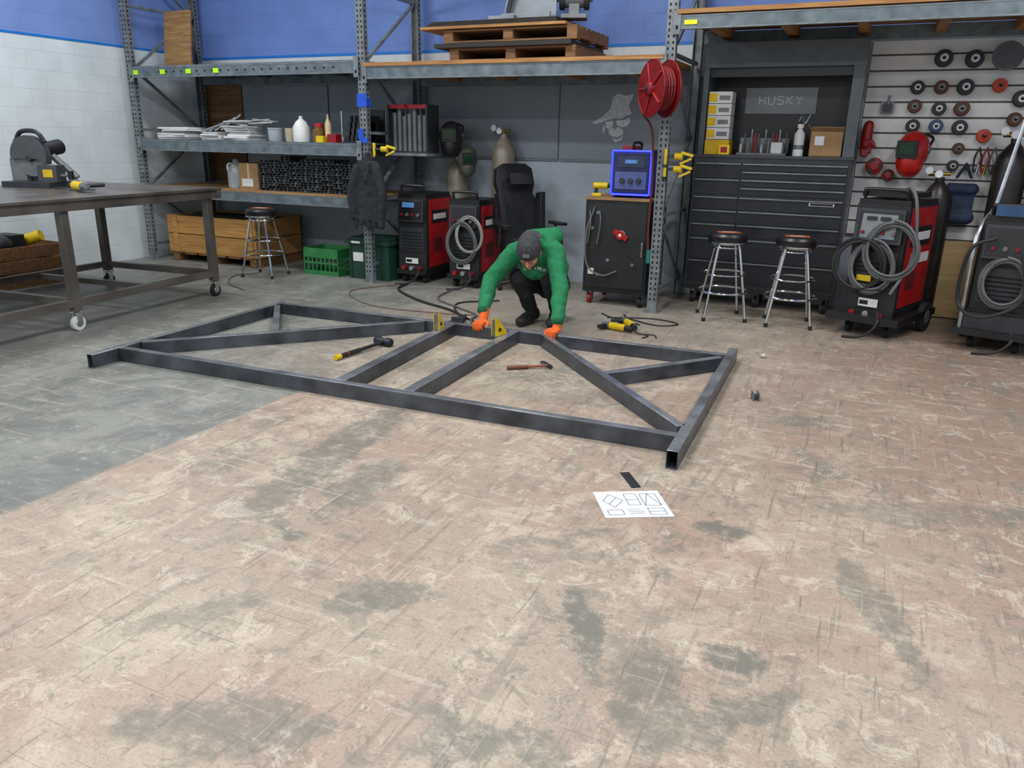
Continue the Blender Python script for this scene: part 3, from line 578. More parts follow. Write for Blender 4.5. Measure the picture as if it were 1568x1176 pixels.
def gascyl(name,x,y,r,h,m,hat=True):
    b=B(name,XF(x,y)); b.lathe([(r*.9,0),(r,.02),(r,h-.28),(r*.85,h-.2),(r*.5,h-.13),(r*.3,h-.1),(r*.3,h-.06),(0,h-.06)],(0,0,0),(0,0,1),m,28)
    b.cyl((0,0,h-.08),(0,0,h),.018,brass); b.cyl((-.06,0,h-.03),(.08,0,h-.03),.014,brass); b.cyl((-.10,-.02,h),(-.10,-.055,h),.035,alum,20); b.cyl((-.02,-.04,h-.03),(-.02,-.08,h-.03),.035,alum,20); b.cyl((-.1,-.0,h-.03),(.0,0,h-.03),.022,brass)
    b.cyl((-.02,-.079,h-.03),(-.02,-.083,h-.03),.03,paper,20); b.cyl((-.10,-.054,h),(-.10,-.058,h),.03,paper,20)
    return b
gascyl('argon_cylinder',-4.47,8.17,.13,1.42,cylm).done(); gascyl('argon_cylinder',-3.88,8.17,.13,1.68,cylm).done()
def helmet(name,x,y,z,rz,mt,sc=1.):
    b=B(name,XF(x,y,z,rz)@Matrix.Scale(sc,4),bevel=.002)
    b.ell((0,0,.02),(.12,.14,.15),mt,None,20,12,-.55,1); b.ell((0,-.03,-.06),(.10,.12,.13),mt,(.25,0,0),20,12,-.9,.9)
    b.box((0,-.148,.03),(.15,.03,.13),blackpl,(.1,0,0)); b.box((0,-.166,.035),(.11,.008,.09),M('weld_lens','1a3a2a',.08),(.1,0,0))
    b.tube([(-.1,.05,.05),(-.1,.12,.12),(0,.15,.15),(.1,.12,.12),(.1,.05,.05)],.01,blackpl); b.cyl((-.125,.0,.03),(.125,0,.03),.025,grey); return b
helmet('welding_helmet',-4.40,7.90,1.56,.35,M('helmet_dark','2c262b',.4),1.1).done(); helmet('welding_helmet',-4.24,7.98,1.32,.6,M('helmet_olive','5a5c52',.4),.95).done()
helmet('welding_helmet',.24,8.13,1.50,-.3,M('helmet_red','b0201c',.3),1.15).done()
b=welder('wire_feed_welder',.06,7.12,-.36,.42,.72,1.16,base=.20,lcd=2,coilR=.17,big=True)
b.bb(-.30,.30,-.10,.80,.13,.19,black); coil(b,(.14,-.05,.75),.20,cable,4,.012,1.1); coil(b,(-.1,-.05,.62),.2,cableb,3,.012,1.0)
b.bb(-.2,.2,.06,.5,1.16,1.20,black); b.tube([(.1,.1,1.2),(.2,.0,1.24),(.28,-.05,1.1),(.3,-.02,.7),(.2,-.1,.4)],.013,cable); b.bb(-.12,.0,-.02,-.005,.47,.52,yel); b.cyl((-.1,-.03,.44),(.12,-.05,.42),.02,blackpl)
b.bb(.212,.222,.2,.6,.62,.70,white); b.done()
gascyl('welding_gas_cylinder',.50,8.14,.13,1.36,cyld).done()
tigb=M('tig_blue','27466b',.4)
b=welder('tig_welding_cart',1.0,7.03,-.25,.42,.6,1.08,base=.3,lcd=0,coilR=.15,side=tigb,big=True)
b.bb(-.3,.3,-.12,.72,.13,.18,black); b.bb(-.22,.22,-.06,.5,.18,.30,dgrey); b.tube([(-.24,-.05,.18),(-.24,-.05,.9),(-.2,.3,1.1)],.016,alum,8,3); b.tube([(.24,-.05,.18),(.24,-.05,.9),(.2,.3,1.1)],.016,alum,8,3)
b.bb(-.15,.15,0,.3,1.06,1.14,tigb); b.tube([(-.1,-.1,.9),(-.25,-.15,.8),(-.28,-.1,.4),(-.1,-.2,.3),(.15,-.15,.45),(.1,-.1,.8)],.014,cableb); b.tube([(-.2,.1,.9),(-.1,.3,1.9)],.015,alum,8,1); b.done()
gascyl('welding_gas_cylinder',1.02,8.09,.13,1.70,cyld).done(); gascyl('welding_gas_cylinder',1.35,8.09,.13,1.66,cyld).done()
# ------------------------------------------------------------------ office chair
q=B('office_chair',XF(-3.30,7.62,0,.9),bevel=.012); lea=M('chair_leather','1c1d20',.5)
q.bb(-.25,.25,-.24,.24,.44,.54,lea); q.bb(-.29,-.23,-.22,.2,.46,.59,lea); q.bb(.23,.29,-.22,.2,.46,.59,lea)
q.prism([(-.20,0),(.20,0),(.27,.22),(.25,.42),(.20,.52),(.23,.62),(.21,.78),(.13,.83),(-.13,.83),(-.21,.78),(-.23,.62),(-.20,.52),(-.25,.42),(-.27,.22)],(0,.22,.50),(1,0,0),Vector((0,.2,1)).normalized(),-.09,lea)
for sx_ in (-1,1):
    q.box((sx_*.235,.20,.82),(.06,.12,.40),lea,(-.19,sx_*.08,0)); q.tube([(sx_*.28,.1,.47),(sx_*.33,.05,.5),(sx_*.33,.02,.70)],.018,blackpl); q.box((sx_*.33,-.02,.71),(.08,.28,.03),blackpl)
    q.box((sx_*.09,.32,1.17),(.05,.01,.03),hole,(-.19,0,0))
q.box((0,.21,1.16),(.26,.05,.12),lea,(-.19,0,0)); q.cyl((0,0,.12),(0,0,.44),.03,chrome); q.cyl((0,0,.1),(0,0,.3),.045,blackpl)
for i in range(5):
    a=2*PI*i/5+.3; e=Vector((.31*math.cos(a),.31*math.sin(a),0)); q.tube([(0,0,.13),e+Vector((0,0,.08))],.025,blackpl,8,1); q.cyl(e+Vector((-.02,0,.03)),e+Vector((.02,0,.03)),.03,rub,14)
q.done()
# ------------------------------------------------------------------ black cabinet cart + plasma cutter
q=B('rolling_cabinet',bevel=.005); cx0,cx1,cy0,cy1=-2.55,-1.91,7.26,7.88
for x in (cx0+.06,cx1-.06):
    for y in (cy0+.06,cy1-.08): caster(q,x,y,.05,redpl if x<-2.2 else rub,grey,h=.125)
q.bb(cx0,cx1,cy0,cy1,.125,1.02,black); q.bb(cx0-.01,cx1+.01,cy0-.01,cy1+.01,1.02,1.045,ply)
q.bb(cx0+.03,cx1-.03,cy0-.008,cy0,.18,.98,blackpl); q.bb(cx1-.06,cx1-.045,cy0-.03,cy0-.008,.5,.64,chrome)
q.cyl((-2.18,cy0-.008,.70),(-2.18,cy0-.02,.70),.042,white,24); q.cyl((-2.18,cy0-.02,.70),(-2.18,cy0-.045,.70),.042,red,24); q.box((-2.18,cy0-.03,.70),(.15,.02,.05),red,(0,.5,0)); q.cyl((-2.18,cy0-.045,.70),(-2.18,cy0-.05,.70),.015,white)
for (x,z) in ((-2.42,.9),(-2.47,.75),(-2.3,.45),(-2.05,.42),(-2.4,.3)): q.cyl((x,cy0-.008,z),(x,cy0-.02,z),.018,grey,12)
q.bb(-2.5,-2.44,cy0-.012,cy0-.008,.3,.36,white); q.tube([(-2.45,cy0-.03,.95),(-2.52,cy0-.05,.7),(-2.5,cy0-.05,.4),(-2.35,cy0-.04,.3),(-2.2,cy0-.03,.35)],.009,cable)
for i,xx in enumerate((-2.50,-2.40)): q.tube([(xx,cy0-.02,.92),(xx+.02,cy0-.05,.8),(xx-.01,cy0-.04,.6)],.007,cable)
q.done()
q=B('plasma_cutter',XF(-2.14,7.33,1.046,.05),bevel=.008); bl=M('cutter_blue','1c2c7c',.35)
q.bb(-.2,.2,0,.42,.02,.44,bl); q.bb(-.17,.17,-.012,0.0,.05,.41,M('cutter_navy','151c4a',.4)); q.bb(-.13,.13,-.018,-.012,.28,.38,M('cutter_panel','2a3350',.3))
q.bb(-.15,.15,-.016,-.012,.08,.24,M('cutter_light','4a5890',.4)); 
for a_,c_ in (((-.185,-.01,.03),(-.185,-.01,.43)),((.185,-.01,.03),(.185,-.01,.43)),((-.185,-.01,.43),(.185,-.01,.43)),((-.185,-.01,.03),(.185,-.01,.03))): q.cyl(a_,c_,.009,glow,8)
for xx in (-.08,0,.08): q.cyl((xx,-.018,.16),(xx,-.04,.16),.025,dgrey)
q.bb(-.06,.06,-.022,-.018,.315,.35,screen)
for sx_ in (-1,1):
    for yy in (.04,.38): q.cyl((sx_*.15,yy,0),(sx_*.15,yy,.02),.02,rub)
q.tube([(0,.06,.44),(0,.06,.5),(0,.36,.5),(0,.36,.44)],.014,blackpl,8,3); q.bb(-.12,.02,.1,.22,.44,.475,redpl); q.done()
q=B('cordless_drill',XF(-2.45,7.40,1.046,.3),bevel=.004); q.cyl((-.08,0,.1),(.06,0,.1),.03,yel); q.cyl((.06,0,.1),(.1,0,.1),.02,blackpl); q.box((-.05,0,.05),(.035,.03,.10),blackpl,(0,.15,0)); q.bb(-.09,.0,-.03,.03,0,.03,yel); q.done()
# ------------------------------------------------------------------ tool chest with hutch
q=B('tool_chest',bevel=.004); tc_=M('chest_grey','2b2f35',.35,.2); tcd=M('chest_drawer','202329',.32,.2)
x0,x1,y0,y1=-1.66,-.24,7.83,8.33
for x in (x0+.08,(x0+x1)/2,x1-.08):
    for y in (y0+.07,y1-.07): caster(q,x,y,.055,rub,grey,h=.15)
q.bb(x0,x1,y0,y1,.15,1.43,tc_); q.bb(x0-.01,x1+.01,y0-.012,y1,1.43,1.455,M('chest_top','2f3336',.5)); q.bb(x0-.03,x1+.01,y0-.015,y0+.02,.15,.19,black)
tr=M('drawer_trim','7f858a',.3,.7); xs=-1.21
def drawer(a,c,z0,z1): q.bb(a,c,y0-.014,y0,z0,z1,tcd); q.bb(a,c,y0-.03,y0-.014,z1-.018,z1-.006,tr)
for i in range(4): drawer(xs+.02,x1-.03,1.385-.075*(i+1)+.006,1.385-.075*i)
for i in range(2): drawer(x0+.03,xs,1.385-.15*(i+1)+.006,1.385-.15*i)
for i in range(3): drawer(x0+.03,xs,1.07-.13*(i+1)+.006,1.07-.13*i); drawer(xs+.02,x1-.03,1.07-.13*(i+1)+.006,1.07-.13*i)
for i in range(2): drawer(x0+.03,x1-.03,.67-.22*(i+1)+.006,.67-.22*i)
q.bb(x1-.32,x1-.10,y0-.017,y0-.014,1.015,1.045,white); q.bb(x1-.31,x1-.11,y0-.0185,y0-.0168,1.019,1.041,black)
hu=M('hutch_grey','555c61',.4,.15); hy=7.95
q.bb(x0-.0,x1+.0,hy,y1,2.24,2.46,hu); q.bb(x0,x0+.05,hy,y1,1.455,2.24,hu); q.bb(x1-.10,x1,hy,y1,1.455,2.24,hu); q.bb(x0+.05,x1-.10,y1-.03,y1,1.455,2.24,black)
q.bb(x0+.05,x1-.10,hy+.05,hy+.12,2.16,2.24,M('hutch_grey_dk','34393c',.4)); q.bb(x0+.05,x1-.10,y1-.035,y1-.03,1.50,1.78,M('pegboard_dark','26282c',.5))
q.bb(-1.30,-.64,y1-.045,y1-.03,1.84,2.08,M('brushed_plate','63676b',.35,.5,.04,6))
def letter(strokes,ox):
    for (a,c) in strokes:
        A=Vector((ox+a[0]*.055,y1-.047,1.93+a[1]*.07)); C=Vector((ox+c[0]*.055,y1-.047,1.93+c[1]*.07)); dv=C-A
        q.box((A+C)/2,(dv.length+.006,.004,.010),M('plate_letters','a9adb0',.4,.3),(0,-math.atan2(dv.z,dv.x),0))
lt=[[((0,0),(0,1)),((1,0),(1,1)),((0,.5),(1,.5))],[((0,0),(0,1)),((0,0),(1,0)),((1,0),(1,1))],[((0,0),(1,0)),((1,0),(1,.5)),((1,.5),(0,.5)),((0,.5),(0,1)),((0,1),(1,1))],[((0,0),(0,1)),((0,.5),(1,1)),((0,.5),(1,0))],[((.5,0),(.5,.5)),((.5,.5),(0,1)),((.5,.5),(1,1))]]
for i,l in enumerate(lt): letter(l,-1.17+i*.085)
q.done()
CT=1.456
q=B('parts_boxes',bevel=.002); yb=M('box_yellow','e0b912',.6)
for i in range(4): q.bb(-1.60,-1.38,7.98,8.18,CT+.14+i*.11,CT+.245+i*.11,white); q.bb(-1.60,-1.52,7.976,7.98,CT+.155+i*.11,CT+.23+i*.11,yb); q.bb(-1.50,-1.40,7.977,7.98,CT+.17+i*.11,CT+.21+i*.11,grey)
q.bb(-1.60,-1.37,7.96,8.18,CT,CT+.135,yb); q.bb(-1.45,-1.35,7.9,7.95,CT,CT+.09,yb); q.bb(-1.43,-1.37,7.896,7.9,CT+.02,CT+.07,redpl); q.done()
q=B('tool_organizer',bevel=.002); q.bb(-1.30,-.84,8.0,8.2,CT,CT+.02,grey); q.bb(-1.30,-.84,8.195,8.205,CT+.02,CT+.16,M('organizer_wire','83888c',.4,.5))
for i in range(7):
    x=-1.27+i*.065; q.cyl((x,8.06,CT+.02),(x,8.06,CT+.10+.05*(i%3)),.016,[alum,grey,redpl][i%3],10); q.cyl((x+.02,8.14,CT+.02),(x+.02,8.14,CT+.2+.04*(i%2)),.008,[grey,alum][i%2],8)
q.bb(-.98,-.88,8.0,8.1,CT+.02,CT+.12,white); q.done()
q=B('spray_can'); q.lathe([(.045,0),(.047,.005),(.047,.2),(.02,.24),(.02,.25),(.03,.25),(.03,.285),(0,.285)],(-.73,7.98,CT),(0,0,1),white); q.lathe([(.0475,.06),(.0475,.10)],(-.73,7.98,CT),(0,0,1),grey)
q.tube([(-.76,8.08,CT+.31),(-.73,8.06,CT+.36),(-.70,8.0,CT+.29),(-.66,8.03,CT+.37)],.008,alum); q.lathe([(.035,0),(.037,.005),(.037,.2),(.02,.3),(0,.31)],(-.75,8.09,CT),(0,0,1),dgrey); q.done()
q=B('open_cardboard_box',XF(-.50,8.05,CT,.10),bevel=.002); q.bb(-.14,.14,-.1,.1,0,.01,cardb)
for a in ((-.14,.14,-.1,-.095),(-.14,.14,.095,.1),(-.14,-.135,-.1,.1),(.135,.14,-.1,.1)): q.bb(*a,0,.23,cardb)
q.box((-.15,0,.25),(.006,.2,.08),cardb,(0,-.6,0)); q.box((0,-.13,.24),(.28,.08,.006),cardb,(-.5,0,0)); q.bb(-.1,-.02,-.1015,-.1,.1,.18,paper); q.done()
# ------------------------------------------------------------------ slat wall + discs
q=B('slatwall_panel'); sw=M('slat_white','dcdddb',.5,0,.04); sg=M('slat_groove','66625c',.8)
q.bb(-.22,2.4,YB-.012,YB-.001,.74,2.47,sg)
z=.74
while z<2.45: q.bb(-.22,2.4,YB-.03,YB-.012,z,min(z+.118,2.47),sw); z+=.135
q.done()
q=B('grinding_disc_display')
ds=[(.37,2.31,.075,0),(.61,2.30,.075,0),(.85,2.31,.12,3),(.20,2.07,.06,0),(.39,2.07,.06,1),(.58,2.07,.07,0),(.84,2.08,.06,2),(.20,1.91,.06,1),(.40,1.89,.06,0),(.58,1.89,.065,1),(.21,1.74,.06,0),(.40,1.74,.06,4),(.59,1.73,.065,0),(.61,1.55,.05,1),(.59,1.40,.05,0),(1.02,1.97,.07,0),(1.0,1.80,.06,1),(.79,1.66,.06,2)]
gcol=[M('disc_dark','2b2d30',.6),M('disc_brown','5c3a2a',.7),M('disc_orange','b8401c',.5),M('funnel_grey','565a5e',.4,.4),M('disc_blue','30456a',.5)]
for (x,z,r_,k_) in ds:
    yy=YB-.03; q.bb(x-.02,x+.02,yy-.012,yy,z-.02,z+.04,M('hook_steel','9a9da0',.3,.8)); q.cyl((x,yy-.01,z),(x,yy-.14,z+.008),.006,grey,8)
    if k_==3: q.lathe([(r_,.0),(r_*.95,-.02),(r_*.3,-.07),(r_*.25,-.12),(0,-.12)],(x,yy-.13,z),(0,-1,0),gcol[3],24); continue
    for i in range(3): q.lathe([(.012,0),(r_*(1-.06*i),0),(r_*(1-.06*i),.012),(.012,.018)],(x,yy-.035-.028*i,z),(0,-1,0),gcol[(k_+0) if i else k_],24)
    q.lathe([(.0,0),(r_*.45,0),(r_*.45,.003),(0,.003)],(x,yy-.112,z),(0,-1,0),[paper,grey,red,grey,white][k_],18); q.cyl((x,yy-.1,z),(x,yy-.125,z),.014,hole,10)
q.done()
q=B('wall_bracket_tool',bevel=.002); q.bb(-.08,.03,8.26,8.329,1.85,1.95,grey); q.bb(-.06,.01,8.2,8.26,1.87,1.93,dgrey); q.cyl((-.02,8.2,1.92),(-.02,8.2,2.0),.012,grey); q.done()
def reelred(name,x,z,r_):
    q=B(name); q.cyl((x,8.329,z),(x,8.2,z),.02,dgrey); q.lathe([(0,0),(r_,0),(r_*1.02,.01),(r_,.03),(r_*.4,.05),(0,.05)],(x,8.25,z),(0,-1,0),redpl,24); q.lathe([(0,0),(r_*.4,0),(r_*.4,.01),(0,.01)],(x,8.2,z),(0,-1,0),red,16)
    for i in range(3):
        a=i*2.1; q.box((x+r_*.7*math.cos(a),8.215,z+r_*.7*math.sin(a)),(.03,.02,.05),black,(0,-a,0))
    q.done()
reelred('cable_reel',-.06,1.38,.075); reelred('cable_reel',.07,1.30,.055)
cloth_blob('leather_work_glove',[('c',(-.155,8.22,1.74),(-.16,8.22,1.62),.045,.05),('e',(-.16,8.21,1.58),(.05,.035,.06)),('c',(-.19,8.21,1.55),(-.185,8.2,1.48),.014,.013),('c',(-.17,8.21,1.54),(-.17,8.2,1.47),.016,.014),('c',(-.145,8.21,1.55),(-.145,8.2,1.47),.016,.014),('c',(-.12,8.21,1.56),(-.115,8.2,1.50),.015,.013),('c',(-.11,8.2,1.60),(-.08,8.19,1.55),.017,.014)],redpl,.007,3)
cloth_blob('tool_bag',[('b',(.69,8.24,1.08),(.22,.12,.34)),('c',(.60,8.2,1.2),(.78,8.2,1.2),.05,.05),('c',(.61,8.2,.95),(.77,8.2,.95),.06,.06),('c',(.64,8.25,1.3),(.70,8.28,1.42),.015,.015),('c',(.75,8.25,1.3),(.70,8.28,1.42),.015,.015)],M('bag_navy','1e2b45',.8,0,.3),.012,4)
q=B('plywood_sheet',bevel=.002); q.box((.80,8.295,.37),(.72,.02,.72),wood('board_tan','9a8058','b79a6c'),(-.04,0,0)); q.done()
q=B('hanging_torch_hoses')
for i,x in enumerate((.78,.84,.90)):
    q.cyl((x,8.329,1.56),(x,8.24,1.565),.006,grey); q.tube([(x,8.25,1.56),(x-.03,8.24,1.48),(x-.02,8.25,1.35),(x+.02,8.24,1.45),(x,8.25,1.55)],.008,[cableb,redpl,cable][i]); q.cyl((x,8.24,1.33),(x+.01,8.24,1.42),.012,[alum,brass,blackpl][i],10)
q.done()
# ------------------------------------------------------------------ stools
def stool(x,y,rz,h=.79):
    b=B('shop_stool',XF(x,y,0,rz)); seat=M('stool_vinyl','17171a',.35); ob_=M('stool_badge','c05a24',.4)
    b.lathe([(0,h-.085),(.165,h-.085),(.175,h-.07),(.18,h-.03),(.165,h-.008),(.12,h),(0,h)],(0,0,0),(0,0,1),seat,32)
    b.lathe([(.172,h-.095),(.178,h-.09),(.178,h-.08),(.172,h-.078)],(0,0,0),(0,0,1),chrome,32)
    b.box((0,0,h+.0015),(.20,.12,.003),ob_); b.box((0,0,h+.003),(.12,.03,.002),white)
    for i in range(4):
        a=PI/4+i*PI/2; c_,s_=math.cos(a),math.sin(a)
        b.tube([(c_*.11,s_*.11,h-.09),(c_*.135,s_*.135,h-.14),(c_*.265,s_*.265,.02)],.0125,chrome,10,4); b.cyl((c_*.265,s_*.265,0),(c_*.262,s_*.262,.035),.018,rub,10)
    b.ring((0,0,.26),.225,.010,(0,0,1),chrome,40); b.ring((0,0,.42),.195,.008,(0,0,1),chrome,40); b.ring((0,0,h-.13),.13,.008,(0,0,1),chrome,32); return b.done()
stool(-6.33,6.92,.2,.77); stool(-1.17,7.25,.35); stool(-.58,7.27,.15)
# ------------------------------------------------------------------ worker
hood=M('hoodie_green','167547',.85,0,.12,14,.25); pants=M('work_pants','1c1d22',.9,0,.2,14,.2); skin=M('skin','b98466',.55,0,.06); capm=M('cap_grey','3b3c40',.85,0,.25,40,.2); shoe=M('work_boot','201e1d',.6); hair=M('hair_dark','20160f',.8); cuff=M('hoodie_cuff','0f5f38',.9,0,.2,40,.2)
W=bpy.data.objects.new('worker',None); bpy.context.scene.collection.objects.link(W); W.location=(0,0,0)
def segd(p,a,b,ra,rb):
    ab=b-a; t=max(0,min(1,(p-a).dot(ab)/max(ab.length_squared,1e-9))); return (p-(a+ab*t)).length-(ra+(rb-ra)*t)
def body(name,parts,mats,voxel=.01,smooth=5,disp=0,ns=.09):
    ob=cloth_blob(name,[(p[0],)+tuple(p[1:-1]) for p in parts],mats[0],voxel,smooth,disp=disp,parent=W,ns=ns)
    me=ob.data; me.materials.clear()
    for m in mats: me.materials.append(m)
    o=ob.location
    for pl in me.polygons:
        c=Vector(pl.center)+o; best=1e9;bi=0
        for p in parts:
            if p[0]=='c': d_=segd(c,Vector(p[1]),Vector(p[2]),p[3],p[4])
            else:
                v=c-Vector(p[1]); 
                if len(p)>4 and p[3]: v=Euler(p[3]).to_matrix().transposed()@v
                r_=p[2]; q_=Vector((v.x/r_[0],v.y/r_[1],v.z/r_[2])); d_=(q_.length-1)*min(r_)
            if d_<best: best=d_;bi=p[-1]
        pl.material_index=bi
    return ob
H,PN,SH,SK,CU=0,1,2,3,4
shR=(-2.70,5.94,.655); shL=(-2.335,5.93,.685); elR=(-2.875,5.83,.42); elL=(-2.225,5.79,.43); wrR=(-2.82,5.60,.225); wrL=(-2.165,5.60,.20)
def lp(a,b,t): return tuple(Vector(a)+(Vector(b)-Vector(a))*t)
parts=[('e',(-2.55,6.40,.34),(.175,.15,.15),(0,0,0),PN),('e',(-2.54,6.30,.50),(.185,.17,.17),(-.6,0,0),H),('e',(-2.52,6.12,.62),(.20,.19,.155),(-.5,0,0),H),('e',(-2.51,6.00,.655),(.18,.15,.135),(-.3,.06,0),H),
 ('e',(-2.52,6.02,.54),(.155,.12,.12),(0,0,0),H),
 ('c',(-2.62,5.96,.67),shR,.09,.082,H),('c',(-2.42,5.96,.69),shL,.09,.082,H),('c',shR,elR,.082,.070,H),('c',elR,wrR,.070,.052,H),('c',shL,elL,.082,.070,H),('c',elL,wrL,.070,.052,H),
 ('c',elR,lp(elR,wrR,.55),.072,.066,H),('c',elL,lp(elL,wrL,.55),.072,.066,H),('c',lp(elR,wrR,.86),lp(elR,wrR,1.05),.054,.050,CU),('c',lp(elL,wrL,.86),lp(elL,wrL,1.05),.054,.050,CU),
 ('c',(-2.60,6.02,.77),(-2.38,6.02,.80),.07,.075,H),('c',(-2.60,6.02,.77),(-2.61,5.88,.70),.055,.04,H),('c',(-2.38,6.02,.80),(-2.40,5.88,.72),.06,.04,H),('c',(-2.61,5.89,.70),(-2.54,5.87,.60),.032,.03,H),('c',(-2.40,5.89,.71),(-2.47,5.87,.60),.032,.03,H),
 ('c',(-2.505,5.96,.70),(-2.50,5.84,.69),.062,.058,SK),
 ('c',(-2.64,6.38,.33),(-2.68,5.98,.42),.105,.083,PN),('c',(-2.47,6.38,.33),(-2.40,6.0,.43),.105,.083,PN),('c',(-2.68,5.98,.42),(-2.65,6.20,.13),.078,.062,PN),('c',(-2.40,6.0,.43),(-2.43,6.27,.13),.078,.062,PN),
 ('c',(-2.65,6.25,.075),(-2.65,6.16,.06),.06,.056,SH),('c',(-2.65,6.16,.056),(-2.66,5.99,.046),.054,.046,SH),('c',(-2.43,6.33,.08),(-2.43,6.24,.065),.06,.056,SH),('c',(-2.43,6.24,.056),(-2.41,6.07,.046),.054,.046,SH)]
bd=body('body',parts,[hood,pants,shoe,skin,cuff],.0095,3,disp=.028,ns=.10)
pr_=B('hoodie_print',parent=W); wt=M('print_white','dfe3e0',.8)
for li in range(9):
    t=(li-4)/4; xx=-2.515+t*.085
    for sx_,sz_,wq,hq in ((0,0,.007,.026),(.007,.010,.009,.006),(.006,-.010,.009,.006)) if li%2 else ((0,0,.006,.026),(.011,0,.006,.026),(.0055,0,.009,.006)):
        cx=xx+sx_; cz=.545-.02*t*t+sz_; q4=[]
        for (aa,bb_) in ((-1,-1),(1,-1),(1,1),(-1,1)):
            ok,loc,nor,idx=bd.ray_cast(Vector((cx+aa*wq/2,5.3,cz+bb_*hq/2))-bd.location,Vector((0,1,0)))
            if ok: q4.append(loc+bd.location+Vector((0,-.004,0)))
        if len(q4)==4 and max(v.y for v in q4)-min(v.y for v in q4)<.03: pr_.add(q4,[(0,1,2,3)],wt)
if pr_.V: pr_.done()
hc=Vector((-2.50,5.775,.695)); pit=math.radians(46)
HM=Matrix.Translation(hc)@Matrix.Rotation(.22,4,'Z')@Matrix.Rotation(pit,4,'X')@Matrix.Scale(1.12,4)
def hp(x,f_,u): v=HM@Vector((x,-f_,u)); return tuple(v)
er=tuple(HM.to_euler())
hparts=[('e',hp(0,-.01,.02),(.085,.109,.112),er,0),('e',hp(0,.025,-.05),(.067,.073,.080),er,0),('e',hp(0,.068,-.098),(.030,.024,.022),er,0),
 ('c',hp(0,.088,.005),hp(0,.112,-.036),.010,.015,0),('c',hp(-.035,.082,.018),hp(.035,.082,.018),.012,.012,0),('c',hp(-.022,.086,-.066),hp(.022,.086,-.066),.009,.009,3),
 ('c',hp(-.04,.068,-.03),hp(-.03,.07,-.05),.018,.016,0),('c',hp(.04,.068,-.03),hp(.03,.07,-.05),.018,.016,0),
 ('e',hp(-.08,-.005,-.012),(.012,.022,.035),er,0),('e',hp(.08,-.005,-.012),(.012,.022,.035),er,0),('c',hp(0,-.03,-.06),hp(0,-.07,-.15),.062,.064,0),
 ('c',hp(-.055,.02,-.08),hp(-.02,.07,-.105),.016,.018,1),('c',hp(.055,.02,-.08),hp(.02,.07,-.105),.016,.018,1),
 ('c',hp(-.074,-.02,.0),hp(-.066,-.06,-.04),.016,.022,1),('c',hp(.074,-.02,.0),hp(.066,-.06,-.04),.016,.022,1)]
body('head',hparts,[skin,hair,capm,M('lips','9a5a4e',.5)],.0045,3)
eb=B('eyes',parent=W)
for sx_ in (-1,1):
    eb.ell(hp(sx_*.031,.082,-.004),(.0135,.0135,.0135),M('eye_white','e8e4de',.3)); eb.ell(hp(sx_*.031,.091,-.008),(.0065,.0065,.0065),M('iris','2a1a12',.2)); eb.tube([hp(sx_*.014,.096,.022),hp(sx_*.032,.098,.027),hp(sx_*.05,.09,.02)],.004,hair)
    eb.ell(hp(sx_*.031,.083,.001),(.0150,.0150,.0110),skin,er,14,8,.0,1)
eb.done()
cp=B('cap',xf=HM,parent=W)
cp.ell((0,.012,.03),(.089,.112,.102),capm,(.10,0,0),28,14,-.12,1); cp.ring((0,.010,.02),.089,.005,(0,.1,1),M('cap_band','24262a',.8),36,sy=1.26)
pl=[(.075*math.cos(t),.075*math.sin(t)*1.1) for t in [PI*i/10 for i in range(11)]]
cp.prism([(a,b2) for a,b2 in pl],(0,.10,.028),(1,0,0),Vector((0,1,-.25)).normalized(),.005,capm); cp.cyl((0,.012,.130),(0,.012,.136),.008,capm); cp.box((0,-.094,.066),(.05,.006,.026),M('cap_patch','63666c',.8),(-.55,0,0)); cp.done()
def hand(name,pc,F,S,wr,thumb):
    F=Vector(F).normalized();S=Vector(S).normalized();U=Vector((0,0,1));C=Vector(pc); P=[]
    for s_ in (-.026,-.009,.009,.026): P.append(('c',tuple(C+S*s_-F*.035),tuple(C+S*s_*1.15+F*.03),.0165,.0155,0))
    P.append(('c',tuple(C-F*.03),wr,.030,.040,0)); P.append(('c',tuple(C-F*.055+U*.02),wr,.036,.046,0))
    L=[.82,.96,1.0,.90] if thumb<0 else [.90,1.0,.96,.82]
    for s_,l in zip((-.036,-.012,.012,.036),L):
        k0=C+S*s_+F*.032; k1=k0+F*.040*l+U*.002; k2=k1+F*.006-U*.034*l; k3=k2-F*.006-U*.022*l
        P+=[('c',tuple(k0),tuple(k1),.0110,.0104,0),('c',tuple(k1),tuple(k2),.0104,.0095,0),('c',tuple(k2),tuple(k3),.0095,.0085,0)]
    t0=C+S*thumb*.03-F*.03; t1=t0+S*thumb*.03+F*.022-U*.004; t2=t1+S*thumb*.006+F*.03-U*.012; t3=t2-S*thumb*.004+F*.02-U*.012
    P+=[('c',tuple(t0),tuple(t1),.016,.0135,0),('c',tuple(t1),tuple(t2),.0132,.012,0),('c',tuple(t2),tuple(t3),.012,.0105,0)]
    body(name,P,[orange],.0042,1)
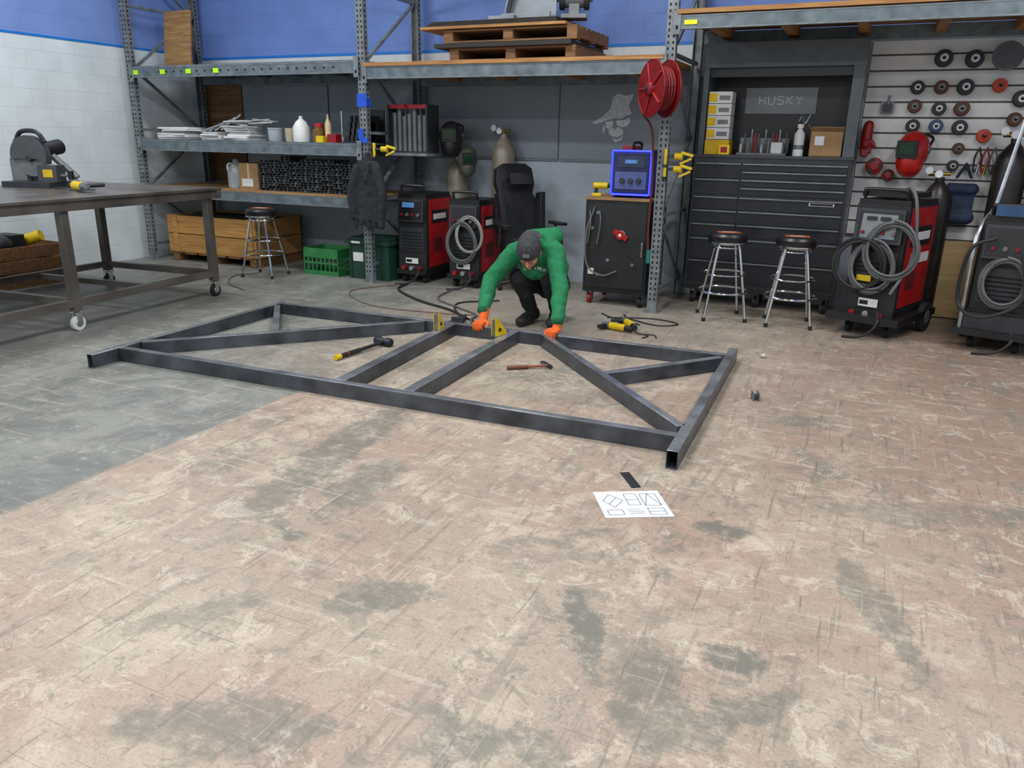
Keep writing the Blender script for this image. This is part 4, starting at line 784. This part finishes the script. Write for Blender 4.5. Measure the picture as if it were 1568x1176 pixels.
hand('glove_hand_right',(-2.80,5.508,.124),(.05,-1,0),(1,.05,0),(-2.82,5.60,.215),1)
hand('glove_hand_left',(-2.16,5.528,.124),(-.05,-1,0),(1,-.05,0),(-2.165,5.60,.19),-1)
# ------------------------------------------------------------------ lights
def area(x,y,z,sx_,sy_,pw,col=(.98,.99,1)):
    l=bpy.data.lights.new('ceiling_light','AREA'); l.shape='RECTANGLE'; l.size=sx_; l.size_y=sy_; l.energy=pw; l.color=col
    o=bpy.data.objects.new('ceiling_light',l); o.location=(x,y,z); bpy.context.scene.collection.objects.link(o)
for (x,y,pw) in ((-6.6,-1.2,105),(-6.6,2.2,112),(-6.6,5.6,80),(-2.5,-1.2,98),(-2.5,2.2,104),(-2.5,5.4,90),(1.6,-1.2,98),(1.6,2.2,100),(1.6,5.4,90)):
    fx=B('ceiling_fixture'); fx.bb(x-.65,x+.65,y-.2,y+.2,ZC-.06,ZC,M('fixture_white','d8d8d8',.5)); fx.done()
    area(x,y,ZC-.08,1.25,.35,pw)
wd=bpy.data.worlds.new('world'); bpy.context.scene.world=wd; wd.use_nodes=True; bg=wd.node_tree.nodes['Background']; bg.inputs[0].default_value=(.88,.94,1,1); bg.inputs[1].default_value=.64
# ------------------------------------------------------------------ camera
th=math.radians(17.56); psi=math.radians(24.5); ro=.018
Fv=Vector((-math.cos(th)*math.sin(psi),math.cos(th)*math.cos(psi),-math.sin(th))); R0=Vector((math.cos(psi),math.sin(psi),0)); D0=Vector((math.sin(th)*math.sin(psi),-math.sin(th)*math.cos(psi),-math.cos(th)))
R=(R0-ro*D0).normalized(); Z=-Fv; Y=Z.cross(R).normalized()
cam=bpy.data.cameras.new('camera'); cam.sensor_width=36; cam.lens=36*1178/1568; cam.clip_start=.05
co=bpy.data.objects.new('camera',cam); bpy.context.scene.collection.objects.link(co)
mt=Matrix((R,Y,Z)).transposed().to_4x4(); mt.translation=(0,0,1.55); co.matrix_world=mt
bpy.context.scene.camera=co
bpy.context.scene.view_settings.view_transform='Standard'
